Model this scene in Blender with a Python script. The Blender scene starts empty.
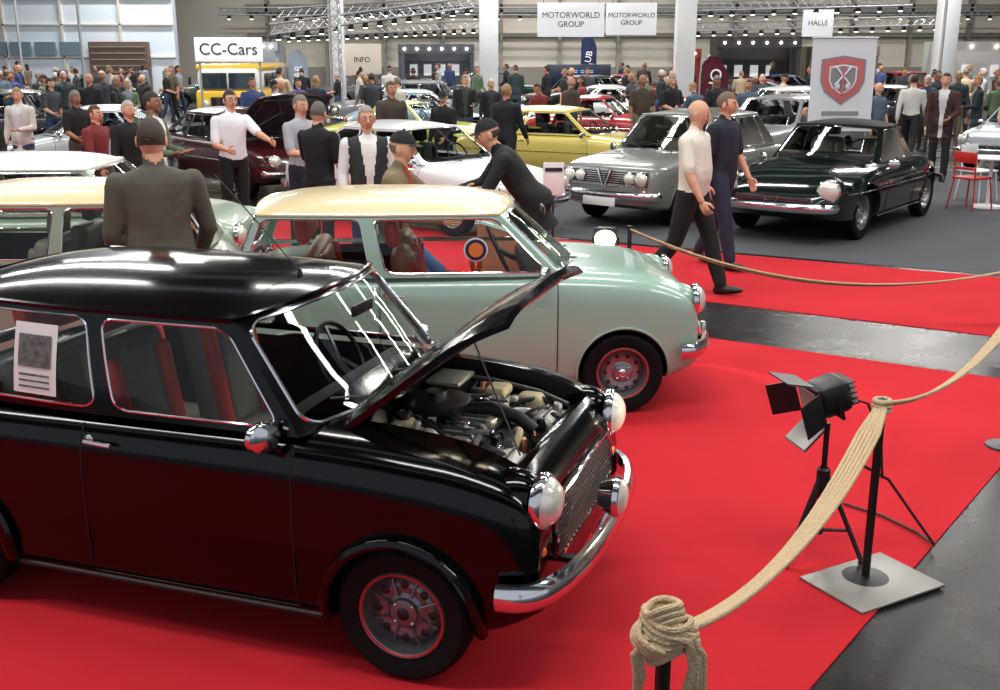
import bpy, bmesh, math, random
import numpy as np
from mathutils import Vector, Matrix
random.seed(7)
S=bpy.context.scene
S.view_settings.view_transform='Standard'
D=bpy.data
def lin(c):
    c=c/255.0
    return c/12.92 if c<=0.04045 else ((c+0.055)/1.055)**2.4
_m={}
def mat(name,col,rough=.5,metal=0,coat=0,emit=0,bump=0,bscale=30,var=0,vscale=5,spec=.5,trans=0,sheen=0):
    if name in _m: return _m[name]
    m=D.materials.new(name); m.use_nodes=True
    nt=m.node_tree; b=nt.nodes['Principled BSDF']
    c=(lin(col[0]),lin(col[1]),lin(col[2]),1)
    b.inputs['Base Color'].default_value=c
    b.inputs['Roughness'].default_value=rough
    b.inputs['Metallic'].default_value=metal
    b.inputs['Coat Weight'].default_value=coat
    b.inputs['Coat Roughness'].default_value=.04
    b.inputs['Specular IOR Level'].default_value=spec
    if emit:
        b.inputs['Emission Color'].default_value=c
        b.inputs['Emission Strength'].default_value=emit
    tc=nt.nodes.new('ShaderNodeTexCoord')
    if bump:
        n=nt.nodes.new('ShaderNodeTexNoise'); n.inputs['Scale'].default_value=bscale; n.inputs['Detail'].default_value=4
        bp=nt.nodes.new('ShaderNodeBump'); bp.inputs['Strength'].default_value=bump; bp.inputs['Distance'].default_value=.02
        nt.links.new(tc.outputs['Object'],n.inputs['Vector']); nt.links.new(n.outputs['Fac'],bp.inputs['Height'])
        nt.links.new(bp.outputs['Normal'],b.inputs['Normal'])
    if var:
        n=nt.nodes.new('ShaderNodeTexNoise'); n.inputs['Scale'].default_value=vscale; n.inputs['Detail'].default_value=6
        nt.links.new(tc.outputs['Object'],n.inputs['Vector'])
        r=nt.nodes.new('ShaderNodeMapRange'); r.inputs['From Min'].default_value=.3; r.inputs['From Max'].default_value=.7
        r.inputs['To Min'].default_value=1-var; r.inputs['To Max'].default_value=1+var
        nt.links.new(n.outputs['Fac'],r.inputs['Value'])
        mx=nt.nodes.new('ShaderNodeVectorMath'); mx.operation='SCALE'; mx.inputs[0].default_value=c[:3]
        nt.links.new(r.outputs['Result'],mx.inputs['Scale']); nt.links.new(mx.outputs[0],b.inputs['Base Color'])
    _m[name]=m; return m
def glassmat(name,tint,refl=1.45):
    m=D.materials.new(name); m.use_nodes=True; nt=m.node_tree
    for n in list(nt.nodes): nt.nodes.remove(n)
    o=nt.nodes.new('ShaderNodeOutputMaterial'); mx=nt.nodes.new('ShaderNodeMixShader')
    t=nt.nodes.new('ShaderNodeBsdfTransparent'); t.inputs[0].default_value=(*tint,1)
    g=nt.nodes.new('ShaderNodeBsdfGlossy'); g.inputs['Roughness'].default_value=.02
    f=nt.nodes.new('ShaderNodeFresnel'); f.inputs[0].default_value=refl
    nt.links.new(f.outputs[0],mx.inputs[0]); nt.links.new(t.outputs[0],mx.inputs[1]); nt.links.new(g.outputs[0],mx.inputs[2])
    nt.links.new(mx.outputs[0],o.inputs[0]); return m
GLASS=glassmat('window_glass',(.92,.95,.93),1.42)
CHROME=mat('chrome',(222,222,225),.12,1)
TIRE=mat('tyre_rubber',(12,12,13),.75,bump=.2,bscale=80,spec=.2)
DARK=mat('dark_plastic',(12,12,13),.5)
INTER=mat('car_interior_dark',(34,32,32),.7)
SILV=mat('wheel_silver',(150,152,155),.3,.8)
GUN=mat('wheel_gunmetal',(118,120,124),.35,.7)
BARS=mat('grille_bar_steel',(95,95,97),.35,.7)
REDP=mat('red_rim_stripe',(190,35,35),.4)
LENS=mat('lamp_lens',(225,225,215),.12,.3,coat=1)
AMBER=mat('amber_lens',(225,90,30),.2,coat=1)
REDL=mat('red_lens',(150,15,15),.2,coat=1)
WHITE=mat('white_plate',(225,225,222),.5)
class MB:
    def __init__(s): s.v=[];s.f=[];s.m=[];s.mats=[]
    def mi(s,m):
        if m not in s.mats: s.mats.append(m)
        return s.mats.index(m)
    def add(s,vf,m,M=None,mids=None):
        v,f=vf; o=len(s.v)
        if M is not None: v=[M@Vector(p) for p in v]
        s.v.extend([tuple(p) for p in v]); s.f.extend([tuple(i+o for i in q) for q in f])
        if mids is None: s.m.extend([s.mi(m)]*len(f))
        else:
            idx=[s.mi(k) for k in m]; s.m.extend([idx[i] for i in mids])
    def mesh(s,name,ang=38):
        me=D.meshes.new(name); me.from_pydata(s.v,[],s.f)
        me.polygons.foreach_set('material_index',s.m)
        me.polygons.foreach_set('use_smooth',[True]*len(s.f))
        for m in s.mats: me.materials.append(m)
        me.update(); me.set_sharp_from_angle(angle=math.radians(ang)); return me
    def obj(s,name,loc=(0,0,0),rz=0,sc=1,ang=38):
        o=D.objects.new(name,s.mesh(name,ang)); S.collection.objects.link(o)
        o.location=loc; o.rotation_euler=(0,0,math.radians(rz)); o.scale=(sc,)*3
        return o
def box(c,sz,bv=0,seg=2,R=None):
    bm=bmesh.new(); bmesh.ops.create_cube(bm,size=1)
    for v in bm.verts: v.co=Vector((v.co.x*sz[0],v.co.y*sz[1],v.co.z*sz[2]))
    if bv: bmesh.ops.bevel(bm,geom=bm.edges[:],offset=bv,segments=seg,profile=.5,affect='EDGES')
    bm.verts.index_update()
    C=Vector(c)
    v=[(R@p.co if R is not None else p.co)+C for p in bm.verts]; f=[[q.index for q in p.verts] for p in bm.faces]
    v=[tuple(p) for p in v]; bm.free(); return v,f
def RY(a): return Matrix.Rotation(math.radians(a),3,'Y')
def RZ(a): return Matrix.Rotation(math.radians(a),3,'Z')
def RX(a): return Matrix.Rotation(math.radians(a),3,'X')
def tube(pts,r,n=8,cap=True,closed=False,n0=None,flat=1):
    P=[Vector(p) for p in pts]; k=len(P)
    rr=r if isinstance(r,(list,tuple)) else [r]*k
    T=[]
    for i in range(k):
        if closed: t=P[(i+1)%k]-P[i-1]
        else: t=P[min(i+1,k-1)]-P[max(i-1,0)]
        if t.length<1e-9: t=Vector((0,0,1))
        T.append(t.normalized())
    N=Vector(n0) if n0 else (Vector((0,0,1)) if abs(T[0].z)<.9 else Vector((1,0,0)))
    v=[];f=[]
    for i in range(k):
        N=(N-T[i]*N.dot(T[i]));
        if N.length<1e-6: N=T[i].orthogonal()
        N.normalize(); B=T[i].cross(N)
        for j in range(n):
            a=2*math.pi*j/n
            v.append(tuple(P[i]+N*math.cos(a)*rr[i]+B*math.sin(a)*rr[i]*flat))
    R=k if closed else k-1
    for i in range(R):
        for j in range(n):
            a=i*n+j;b=i*n+(j+1)%n;c=((i+1)%k)*n+(j+1)%n;d=((i+1)%k)*n+j
            f.append((a,b,c,d))
    if cap and not closed: f.append(tuple(range(n-1,-1,-1))); f.append(tuple((k-1)*n+j for j in range(n)))
    return v,f
def sweep(pts,sec,up=(0,0,1)):
    P=[Vector(p) for p in pts]; k=len(P); n=len(sec); U0=Vector(up); v=[];f=[]
    for i in range(k):
        t=(P[min(i+1,k-1)]-P[max(i-1,0)]).normalized(); s=t.cross(U0).normalized(); u=s.cross(t)
        for a,b in sec: v.append(tuple(P[i]+s*a+u*b))
    for i in range(k-1):
        for j in range(n): f.append((i*n+j,i*n+(j+1)%n,(i+1)*n+(j+1)%n,(i+1)*n+j))
    f.append(tuple(range(n-1,-1,-1))); f.append(tuple((k-1)*n+j for j in range(n)))
    return v,f
def lathe(prof,n=28,c=(0,0,0),axis='y',sgn=1):
    v=[];f=[];k=len(prof)
    for r,h in prof:
        for j in range(n):
            a=2*math.pi*j/n; x=r*math.cos(a);z=r*math.sin(a)
            if axis=='y': p=(x,h*sgn,z)
            elif axis=='x': p=(h*sgn,x,z)
            else: p=(x,z,h*sgn)
            v.append((p[0]+c[0],p[1]+c[1],p[2]+c[2]))
    for i in range(k-1):
        for j in range(n): f.append((i*n+j,i*n+(j+1)%n,(i+1)*n+(j+1)%n,(i+1)*n+j))
    return v,f
def ball(c,r,nu=14,nv=9):
    if not isinstance(r,(tuple,list)): r=(r,r,r)
    v=[];f=[]
    v.append((c[0],c[1],c[2]+r[2]))
    for i in range(1,nv):
        t=math.pi*i/nv
        for j in range(nu):
            a=2*math.pi*j/nu
            v.append((c[0]+r[0]*math.sin(t)*math.cos(a),c[1]+r[1]*math.sin(t)*math.sin(a),c[2]+r[2]*math.cos(t)))
    v.append((c[0],c[1],c[2]-r[2])); L=len(v)-1
    for j in range(nu): f.append((0,1+j,1+(j+1)%nu)); f.append((L,1+(nv-2)*nu+(j+1)%nu,1+(nv-2)*nu+j))
    for i in range(nv-2):
        for j in range(nu): f.append((1+i*nu+j,1+(i+1)*nu+j,1+(i+1)*nu+(j+1)%nu,1+i*nu+(j+1)%nu))
    return v,f
def grid(fn,nu,nv):
    v=[tuple(fn(i/nu,j/nv)) for i in range(nu+1) for j in range(nv+1)]
    f=[(i*(nv+1)+j,(i+1)*(nv+1)+j,(i+1)*(nv+1)+j+1,i*(nv+1)+j+1) for i in range(nu) for j in range(nv)]
    return v,f
def circ(c,r,n=24,ax='x'):
    o=[]
    for j in range(n):
        a=2*math.pi*j/n; p=(0,r*math.cos(a),r*math.sin(a)) if ax=='x' else ((r*math.cos(a),0,r*math.sin(a)) if ax=='y' else (r*math.cos(a),r*math.sin(a),0))
        o.append((c[0]+p[0],c[1]+p[1],c[2]+p[2]))
    return o
def smooth_interp(pts,x):
    pts=sorted(pts); xs=[p[0] for p in pts]; ys=[p[1] for p in pts]; n=len(xs)
    if x<=xs[0]: return ys[0]
    if x>=xs[-1]: return ys[-1]
    d=[(ys[i+1]-ys[i])/(xs[i+1]-xs[i]) for i in range(n-1)]
    m=[d[0]]+[0 if d[i-1]*d[i]<=0 else 2*d[i-1]*d[i]/(d[i-1]+d[i]) for i in range(1,n-1)]+[d[-1]]
    i=max(j for j in range(n-1) if xs[j]<=x); h=xs[i+1]-xs[i]; t=(x-xs[i])/h
    return (2*t**3-3*t*t+1)*ys[i]+(t**3-2*t*t+t)*h*m[i]+(-2*t**3+3*t*t)*ys[i+1]+(t**3-t*t)*h*m[i+1]
def tmpobj(vf,mi=0,nm=3):
    me=D.meshes.new('t'); me.from_pydata([tuple(p) for p in vf[0]],[],[tuple(q) for q in vf[1]])
    bm=bmesh.new(); bm.from_mesh(me); bmesh.ops.recalc_face_normals(bm,faces=bm.faces[:]); bm.to_mesh(me); bm.free()
    for i in range(nm): me.materials.append(TMPM[i])
    me.polygons.foreach_set('material_index',[mi]*len(me.polygons))
    o=D.objects.new('t',me); S.collection.objects.link(o); return o
TMPM=[D.materials.new('tmp%d'%i) for i in range(3)]
def cut(hull,cutters):
    h=tmpobj(hull); cs=[]
    for vf,mi in cutters:
        c=tmpobj(vf,mi); cs.append(c)
        b=h.modifiers.new('b','BOOLEAN'); b.operation='DIFFERENCE'; b.solver='EXACT'; b.object=c
    dg=bpy.context.evaluated_depsgraph_get(); dg.update()
    me=D.meshes.new_from_object(h.evaluated_get(dg))
    v=[tuple(p.co) for p in me.vertices]; f=[tuple(p.vertices) for p in me.polygons]; m=[min(p.material_index,2) for p in me.polygons]
    for o in [h]+cs: D.objects.remove(o)
    D.meshes.remove(me); return v,f,m
def add_wheel(B,c,side,r,style,tw=1.0):
    k=r/.256; M=Matrix.Translation(c)@Matrix.Diagonal((k,side*tw,k,1))
    tp=[(.165,-.06),(.20,-.072),(.235,-.076),(.25,-.062),(.256,-.03),(.256,.03),(.25,.062),(.235,.076),(.20,.074),(.168,.062),(.165,-.06)]
    B.add(lathe(tp,36),TIRE,M)
    rim={'dark':GUN,'steel':SILV,'alloy':SILV,'wire':SILV}[style]
    B.add(lathe([(.168,.060),(.164,.068),(.152,.060),(.145,.02),(.132,.0),(.126,.012),(.10,.028),(.07,.022),(.055,.03),(.05,.044),(.03,.05),(0.0,.051)],36),rim,M)
    if style in('dark','steel'): B.add(tube(circ((0,.066,0),.158,32,'y'),.0045,6,closed=True),REDP,M)
    nh=8 if style=='dark' else 10
    for i in range(nh):
        a=2*math.pi*i/nh; rad=.104
        B.add(ball((rad*math.cos(a),.026,rad*math.sin(a)),(.0165 if style=='dark' else .0135,.006,.0165 if style=='dark' else .0135),10,6),DARK,M)
        if style=='dark':
            b=a+math.pi/nh; B.add(tube([(.065*math.cos(b),.034,.065*math.sin(b)),(.128*math.cos(b),.022,.128*math.sin(b))],.006,6),GUN,M)
    B.add(ball((0,.048,0),(.026,.012,.026),12,6),DARK if style=='dark' else CHROME,M)
    for i in range(4):
        a=2*math.pi*(i+.5)/4
        B.add(ball((.046*math.cos(a),.04,.046*math.sin(a)),(.009,.014,.009),8,6),CHROME,M)
def rr(a0,a1,b0,b1,ra,rb,na=5,ns=6):
    cs=[(a1-ra,b0+rb,-90),(a1-ra,b1-rb,0),(a0+ra,b1-rb,90),(a0+ra,b0+rb,180)]
    arcs=[[(cx+ra*math.cos(math.radians(g+90*i/na)),cy+rb*math.sin(math.radians(g+90*i/na))) for i in range(na+1)] for cx,cy,g in cs]
    out=[]
    for k in range(4):
        out+=arcs[k]; p=arcs[k][-1]; q=arcs[(k+1)%4][0]
        out+=[(p[0]+(q[0]-p[0])*i/ns,p[1]+(q[1]-p[1])*i/ns) for i in range(1,ns)]
    return out
def win_panel(B,fn,A,I,ra,rb,paint,trim,tr=.006,glass=True):
    o=rr(*A,.001,.001); i=rr(*I,ra,rb); n=len(o)
    v=[fn(*p) for p in o]+[fn(*p) for p in i]
    f=[(k,(k+1)%n,n+(k+1)%n,n+k) for k in range(n)]
    B.add((v,f),paint)
    if trim: B.add(tube([fn(*p) for p in i],tr,6,closed=True),trim)
    if glass:
        ca=(I[0]+I[1])/2; cb=(I[2]+I[3])/2; v=[];f=[]; ks=[1,.7,.4,.12]
        for s in ks: v+=[fn(ca+(p[0]-ca)*s,cb+(p[1]-cb)*s) for p in i]
        for q in range(len(ks)-1):
            for k in range(n): f.append((q*n+k,q*n+(k+1)%n,(q+1)*n+(k+1)%n,(q+1)*n+k))
        f.append(tuple((len(ks)-1)*n+k for k in range(n))); B.add((v,f),GLASS)
def seat(B,x,y,z,m,m2,h=.52,w=.42,face=1,up=0):
    B.add(box((x,y,z),(.46,w,.16),.05,3),m)
    B.add(box((x-.24*face,y,z+.30+up/2),(.13,w,h+up),.05,3,RY(-10*face)),m)
    for s in(-1,1): B.add(box((x-.20*face,y+s*(w/2-.05),z+.28+up/2),(.13,.07,h*.85+up),.03,3,RY(-10*face)),m2)
    B.add(box((x-.225*face,y,z+.30+up/2),(.14,w*.5,h*.85+up),.03,3,RY(-10*face)),m)
    for k in range(5): B.add(box((x-.157*face-.02*k*face,y,z+.12+.09*k),(.012,w*.46,.008),.003,1,RY(-10*face)),DARK)
    B.add(box((x-.33*face,y,z+.66+up),(.09,w*.62,.17),.04,3,RY(-8*face)),m2)
MINI=dict(top=[(-2.52,.62),(-2.5,.70),(-2.42,.82),(-2.25,.90),(-1.8,.915),(-.5,.92),(-.3,.915),(.1,.885),(.3,.835),(.42,.775),(.475,.70),(.49,.62)],
 wid=[(-2.52,.50),(-2.48,.58),(-2.3,.655),(-1.9,.695),(-.4,.70),(.1,.695),(.3,.675),(.44,.64),(.49,.59)],
 bot=[(-2.52,.30),(-2.3,.20),(-2.0,.17),(0,.17),(.3,.20),(.49,.28)],e=6.5,wbase=2.04,wr=.262,arch=.292,track=.62,tuck=.025,
 g=dict(xfb=-.40,xft=-.78,xrb=-2.34,xrt=-2.12,zb=.89,zt=1.265,wb=.645,wt=.545,bf=.16,br=.05,crown=.085,wins=[(.02,.40),(.45,.97)]),
 hl=(.455,.515,.70,.092),bump=(.60,.70,.41,2.62),grille='wide')
SEDAN=dict(top=[(-3.42,.6),(-3.38,.74),(-3.2,.84),(-2.7,.91),(-.6,.93),(-.3,.91),(.4,.86),(.66,.80),(.72,.70),(.74,.62)],
 wid=[(-3.42,.6),(-3.36,.68),(-3.0,.75),(-2.5,.78),(0,.78),(.5,.76),(.70,.70),(.74,.64)],
 bot=[(-3.42,.36),(-3.1,.25),(-2.4,.2),(0,.2),(.5,.24),(.74,.32)],e=7,wbase=2.51,wr=.30,arch=.34,track=.66,
 g=dict(xfb=-.50,xft=-.95,xrb=-2.72,xrt=-2.30,zb=.90,zt=1.36,wb=.70,wt=.57,bf=.13,br=.10,crown=.06,wins=[(.02,.16),(.19,.52),(.56,.96)]),
 hl=(.74,.56,.66,.085),hl2=(.74,.38,.66,.072),bump=(.86,.76,.45,3.54),grille='sedan')
SPIDER=dict(top=[(-3.16,.52),(-3.1,.60),(-2.8,.73),(-2.2,.83),(-.6,.86),(-.2,.84),(.3,.78),(.6,.69),(.78,.58),(.83,.50)],
 wid=[(-3.16,.30),(-3.05,.52),(-2.6,.72),(-2.0,.80),(0,.81),(.4,.78),(.7,.68),(.83,.52)],
 bot=[(-3.16,.44),(-2.8,.30),(-2.3,.2),(0,.2),(.5,.24),(.83,.36)],e=3.6,wbase=2.25,wr=.30,arch=.335,track=.67,
 g=dict(xfb=-.55,xft=-.98,xrb=-1.95,xrt=-1.62,zb=.785,zt=1.19,wb=.66,wt=.53,bf=.14,br=.06,crown=.05,wins=[(.30,.95)]),
 hl=(.70,.60,.605,.115),bump=(.92,.68,.42,3.24),grille='spider')
COUPE=dict(SEDAN,top=[(-3.3,.6),(-3.26,.72),(-3.1,.80),(-2.6,.88),(-.6,.88),(-.3,.86),(.4,.78),(.7,.66),(.78,.56)],
 wid=[(-3.3,.6),(-3.2,.7),(-2.8,.78),(0,.79),(.5,.75),(.72,.66),(.78,.55)],bot=[(-3.3,.36),(-3.0,.25),(-2.4,.2),(0,.2),(.5,.24),(.78,.34)],
 e=5.5,wbase=2.4,g=dict(xfb=-.50,xft=-1.05,xrb=-2.85,xrt=-2.15,zb=.85,zt=1.25,wb=.70,wt=.55,bf=.14,br=.12,crown=.06,wins=[(.05,.38),(.42,.96)]),
 hl=(.72,.58,.62,.09),hl2=None,bump=(.87,.74,.43,3.4),grille='spider')
NOSE=dict(COUPE,top=[(-3.2,.55),(-3.15,.64),(-2.9,.76),(-2.3,.88),(-.8,.86),(-.3,.78),(.2,.68),(.6,.60),(.78,.52)],
 g=dict(xfb=-.55,xft=-1.1,xrb=-2.75,xrt=-1.9,zb=.83,zt=1.22,wb=.68,wt=.52,bf=.14,br=.12,crown=.07,wins=[(.12,.38),(.42,.96)]),hl=(.64,.60,.60,.10))
def build_car(name,loc,ang,T,paint,roofm=None,style='steel',seatm=None,seatm2=None,sc=1,bay=False,trim=CHROME,interior=True,openlid=None,extra=None,ret=False,cuts=None,seatup=0):
    B=MB(); B.mi(paint); roofm=roofm or paint; e=T['e']; tk=T.get('tuck',.07)
    x0=T['top'][0][0]; x1=T['top'][-1][0]
    top=lambda x:smooth_interp(T['top'],x); wid=lambda x:smooth_interp(T['wid'],x); bot=lambda x:smooth_interp(T['bot'],x)
    def hw(x,z):
        zb,zt,w=bot(x),top(x),wid(x); zm=zb+.42*(zt-zb)
        if z>=zm: s=min(1,(z-zm)/(zt-zm)); return w*(1-s**e)**(1/e)
        s=min(1,(zm-z)/(zm-zb)); return w*(1-tk*s*s)*(1-s**9)**(1/9)
    st=sorted(set([x0+(x1-x0)*(.5-.5*math.cos(math.pi*i/46)) for i in range(47)]))
    nu,nl=12,8; v=[];f=[]
    for x in st:
        zb,zt,w=bot(x),top(x),wid(x); zm=zb+.42*(zt-zb); half=[]
        for i in range(nl+1):
            t=math.pi/2*(1-i/nl); s=abs(math.sin(t))**(2/9); y=w*(1-tk*s*s)*abs(math.cos(t))**(2/9) if i>0 else 0
            half.append((y,zm-(zm-zb)*s))
        for i in range(1,nu+1):
            t=math.pi/2*i/nu; half.append((w*abs(math.cos(t))**(2/e) if i<nu else 0,zm+(zt-zm)*math.sin(t)**(2/e)))
        ring=[(x,y,z) for y,z in half]+[(x,-y,z) for y,z in half[-2:0:-1]]
        v+=ring
    n=len(ring)
    for i in range(len(st)-1):
        for j in range(n): f.append((i*n+j,(i+1)*n+j,(i+1)*n+(j+1)%n,i*n+(j+1)%n))
    f.append(tuple(range(n))); f.append(tuple((len(st)-1)*n+j for j in range(n-1,-1,-1)))
    cs=[]; ar=T['arch']; wr=T['wr']
    cv=[];cf=[]
    for ax in(0,-T['wbase']):
        for s in(1,-1):
            ya,yb=s*(T['track']-.15),s*1.0
            vf=tube([(ax,ya,wr+.005),(ax,yb,wr+.005)],ar,40); o=len(cv); cv+=vf[0]; cf+=[tuple(i+o for i in q) for q in vf[1]]
    cs.append(((cv,cf),1))
    g=T['g']
    cs.append((box(((g['xfb']-.08+g['xrb']+.45)/2,0,.30+.5),(g['xfb']-.08-g['xrb']-.45,2*g['wb']-.12,1.0)),2))
    if bay: cs.append((box(((-.30+.39)/2,0,.32+.5),(.69,.92,1.0)),1))
    if cuts: cs+=cuts
    hv,hf,hm=cut((v,f),cs)
    B.add((hv,hf),[paint,DARK,INTER],mids=hm)
    for ax in(0,-T['wbase']):
        for s in(1,-1):
            pts=[]
            for i in range(25):
                a=math.radians(-18+216*i/24); x=ax+(ar+.004)*math.cos(a); z=wr+.005+(ar+.004)*math.sin(a)
                if z<bot(x)+.015: continue
                pts.append((x,s*(hw(x,z)+.002),z))
            if bay:
                B.add(tube([(p[0],p[1]+s*.012,p[2]) for p in pts],.03,8,flat=.8),paint)
            else: B.add(tube(pts,.009,6),paint)
    for ax in(0,-T['wbase']):
        for s in(1,-1): add_wheel(B,(ax,s*T['track'],wr),s,wr,style)
    for s in(1,-1):
        xs=[-T['wbase']+ar+.03+(T['wbase']-2*ar-.06)*i/14 for i in range(15)]
        B.add(tube([(x,s*(hw(x,bot(x)+.06)+.004),bot(x)+.035) for x in xs],.011,6),trim if not bay else DARK)
    L=lambda a,b,t:a+(b-a)*t
    def side(sg):
        def fn(s,t):
            x=L(L(g['xrb'],g['xfb'],s),L(g['xrt'],g['xft'],s),t); y=L(g['wb'],g['wt'],t)*(L(.93,1,min(1,s*2.2)))+.03*4*s*(1-s)*.6+.012*math.sin(math.pi*t)*4*s*(1-s)
            return (x,sg*y,L(g['zb'],g['zt'],t))
        return fn
    def front(a,t):
        u=a*2-1; return (L(g['xfb'],g['xft'],t)+g['bf']*(1-u*u)*(1-.35*t),u*L(g['wb'],g['wt'],t),L(g['zb'],g['zt'],t)+.02*(1-u*u)*t)
    def rear(a,t):
        u=a*2-1; return (L(g['xrb'],g['xrt'],t)-g['br']*(1-u*u),.93*u*L(g['wb'],g['wt'],t),L(g['zb'],g['zt'],t)+.02*(1-u*u)*t)
    for sg in(1,-1):
        fn=side(sg); ws=g['wins']; prev=0
        for k,(a,b) in enumerate(ws):
            nxt=1 if k==len(ws)-1 else (b+ws[k+1][0])/2
            win_panel(B,fn,(prev,nxt,0,1),(a,b,.07,.93),.035 if T['grille']=='wide' else .03,.12,paint,trim,.0055)
            prev=nxt
    win_panel(B,front,(0,1,0,1),(.035,.965,.06,.95),.06,.14,paint,trim,.008)
    win_panel(B,rear,(0,1,0,1),(.10,.90,.14,.92),.08,.2,paint,trim,.008)
    def roof(a,b):
        u=a*2-1; xf=front(a,1)[0]; xr=rear(a,1)[0]; x=L(xr,xf,b); w=L(.93,1,min(1,b*2.2))*g['wt']
        y=u*(w+(.03*4*b*(1-b)*.6)); q=2*b-1
        z=g['zt']+.02*(1-u*u)+g['crown']*(1-abs(u)**2.6)*(1-abs(q)**3.2)**.8*(1) 
        return (x,y,z)
    B.add(grid(roof,20,24),roofm)
    edge=[roof(0,i/16) for i in range(17)]+[roof(i/12,1) for i in range(1,13)]+[roof(1,1-i/16) for i in range(1,17)]+[roof(1-i/12,0) for i in range(1,12)]
    B.add(tube(edge,.011,6,closed=True),roofm)
    if interior:
        sm=seatm or INTER; s2=seatm2 or sm
        xs=g['xfb']-.72
        for y in(.33,-.33): seat(B,xs,y,.46,sm,s2,up=seatup)
        if T['g']['xrb']<-2.3: seat(B,g['xrb']+.72,0,.46,sm,s2,h=.46,w=1.0)
        B.add(box((g['xfb']-.10,0,.83),(.22,2*g['wb']-.16,.14),.04),INTER)
        c=Vector((g['xfb']-.34,.33,.88)); Mx=Matrix.Translation(c)@RY(-25).to_4x4()
        B.add(tube(circ((0,0,0),.18,24,'x'),.012,6,closed=True),DARK,Mx)
        for a in(0,120,240): B.add(tube([(0,0,0),(0,.18*math.cos(math.radians(a+90)),.18*math.sin(math.radians(a+90)))],.008,5),CHROME,Mx)
        B.add(tube([c,c+Vector((.25,0,-.12))],.02,6),DARK)
        B.add(box((g['xfb']-.06,0,1.22),(.02,.18,.05),.01),DARK)
    hls=[T['hl']]+([T['hl2']] if T.get('hl2') else [])
    for hx,hy,hz,r in hls:
        for s in(1,-1):
            M=Matrix.Translation((hx+.020,s*hy,hz))@RZ(s*5).to_4x4()
            B.add(ball((hx-.09,s*hy,hz),(.135,r*1.20,r*1.20),20,12),paint)
            B.add(lathe([(r*1.12,-.015),(r*1.15,0),(r*1.12,.014),(r*1.02,.022),(r*.97,.016)],28,axis='x'),CHROME,M)
            B.add(lathe([(r*.99,.016),(r*.9,.036),(r*.72,.054),(r*.45,.066),(r*.2,.071),(0.001,.072)],28,axis='x'),LENS,M)
            if (hx,hy,hz,r)==T['hl']:
                B.add(ball((hx+.01,s*(hy+.03),hz-r-.09),(.035,.035,.024)),AMBER); B.add(lathe([(.036,-.02),(.038,.008),(.03,.012)],14,axis='x'),CHROME,Matrix.Translation((hx+.01,s*(hy+.03),hz-r-.09)))
                B.add(ball((x0+.02,s*(wid(x0+.05)-.08),.58),(.03,.04,.07)),REDL)
    bx,bw,bz,rbx=T['bump']
    sec=[(-.012,-.048),(.010,-.050),(.028,-.03),(.036,0),(.028,.03),(.010,.050),(-.012,.048)]
    def bpath(xe,dp):
        pts=[]
        for i in range(45):
            t=-math.pi/2+math.pi*i/44; c=max(0,math.cos(t)); s=math.sin(t)
            pts.append((xe-dp+dp*c**.75,bw*math.copysign(abs(s)**.8,s)*1.0,bz))
        return pts
    B.add(sweep(bpath(bx,.24),sec),CHROME); B.add(sweep([(-(p[0]),p[1],p[2]) for p in bpath(rbx,.24)][::-1],sec),CHROME)
    for s in(1,-1):
        B.add(tube([(bx-.16,s*.35,bz),(bx-.03,s*.35,bz)],.02,6),DARK); B.add(tube([(-(rbx-.16),s*.35,bz),(-(rbx-.03),s*.35,bz)],.02,6),DARK)
        if T['grille']=='wide' and bay is False: B.add(box((bx-.0,s*.28,bz+.02),(.035,.035,.14),.014),CHROME)
    for s in(1,-1):
        sn=side(s); 
        xa=g['xfb']-.02; xb=L(g['xrb'],g['xfb'],(g['wins'][-1][0]+g['wins'][-2][1])/2 if len(g['wins'])>1 else .30)-(.12 if bay else 0)
        if not(cuts and s==1):
            for xx in(xa,xb):
                pts=[(xx,s*(hw(xx,z)+.0005),z) for z in [bot(xx)+.05+(g['zb']-bot(xx)-.06)*i/14 for i in range(15)]]
                B.add(tube(pts,.0035,5),DARK)
            B.add(tube([(xa+(xb-xa)*i/10,s*(hw(xa+(xb-xa)*i/10,bot(0)+.055)+.0005),bot(0)+.055) for i in range(11)],.0035,5),DARK)
            hx=xb+.09; z=g['zb']-.10; y=hw(hx,z)
            B.add(tube([(hx-.05,s*(y-.005),z),(hx-.05,s*(y+.03),z),(hx+.07,s*(y+.032),z-.005)],.009,8),CHROME)
            B.add(ball((hx-.05,s*(y+.004),z),(.02,.008,.02)),CHROME)
        mx=g['xfb']-.10; y=hw(mx,g['zb']-.03)
        B.add(tube([(mx,s*(y-.04),g['zb']-.06),(mx+.01,s*(y+.06),g['zb']-.03)],.010,6),CHROME)
        B.add(lathe([(.001,-.004),(.05,-.004),(.056,0),(.062,.02),(.056,.045),(.03,.06),(.001,.063)],22,axis='x'),CHROME,Matrix.Translation((mx-.02,s*(y+.08),g['zb']+.015))@RZ(28*s).to_4x4()@Matrix.Diagonal((.8,1.15,.95,1)))
        xs=[x0+.25+(x1-x0-.55)*i/30 for i in range(31)]
        if T['grille']!='wide': B.add(tube([(x,s*(hw(x,.56)+.003),.56) for x in xs if not any(abs(x-ax)<ar*.5 for ax in(0,-T['wbase']))],.006,5),trim)
    xg=x1
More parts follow.
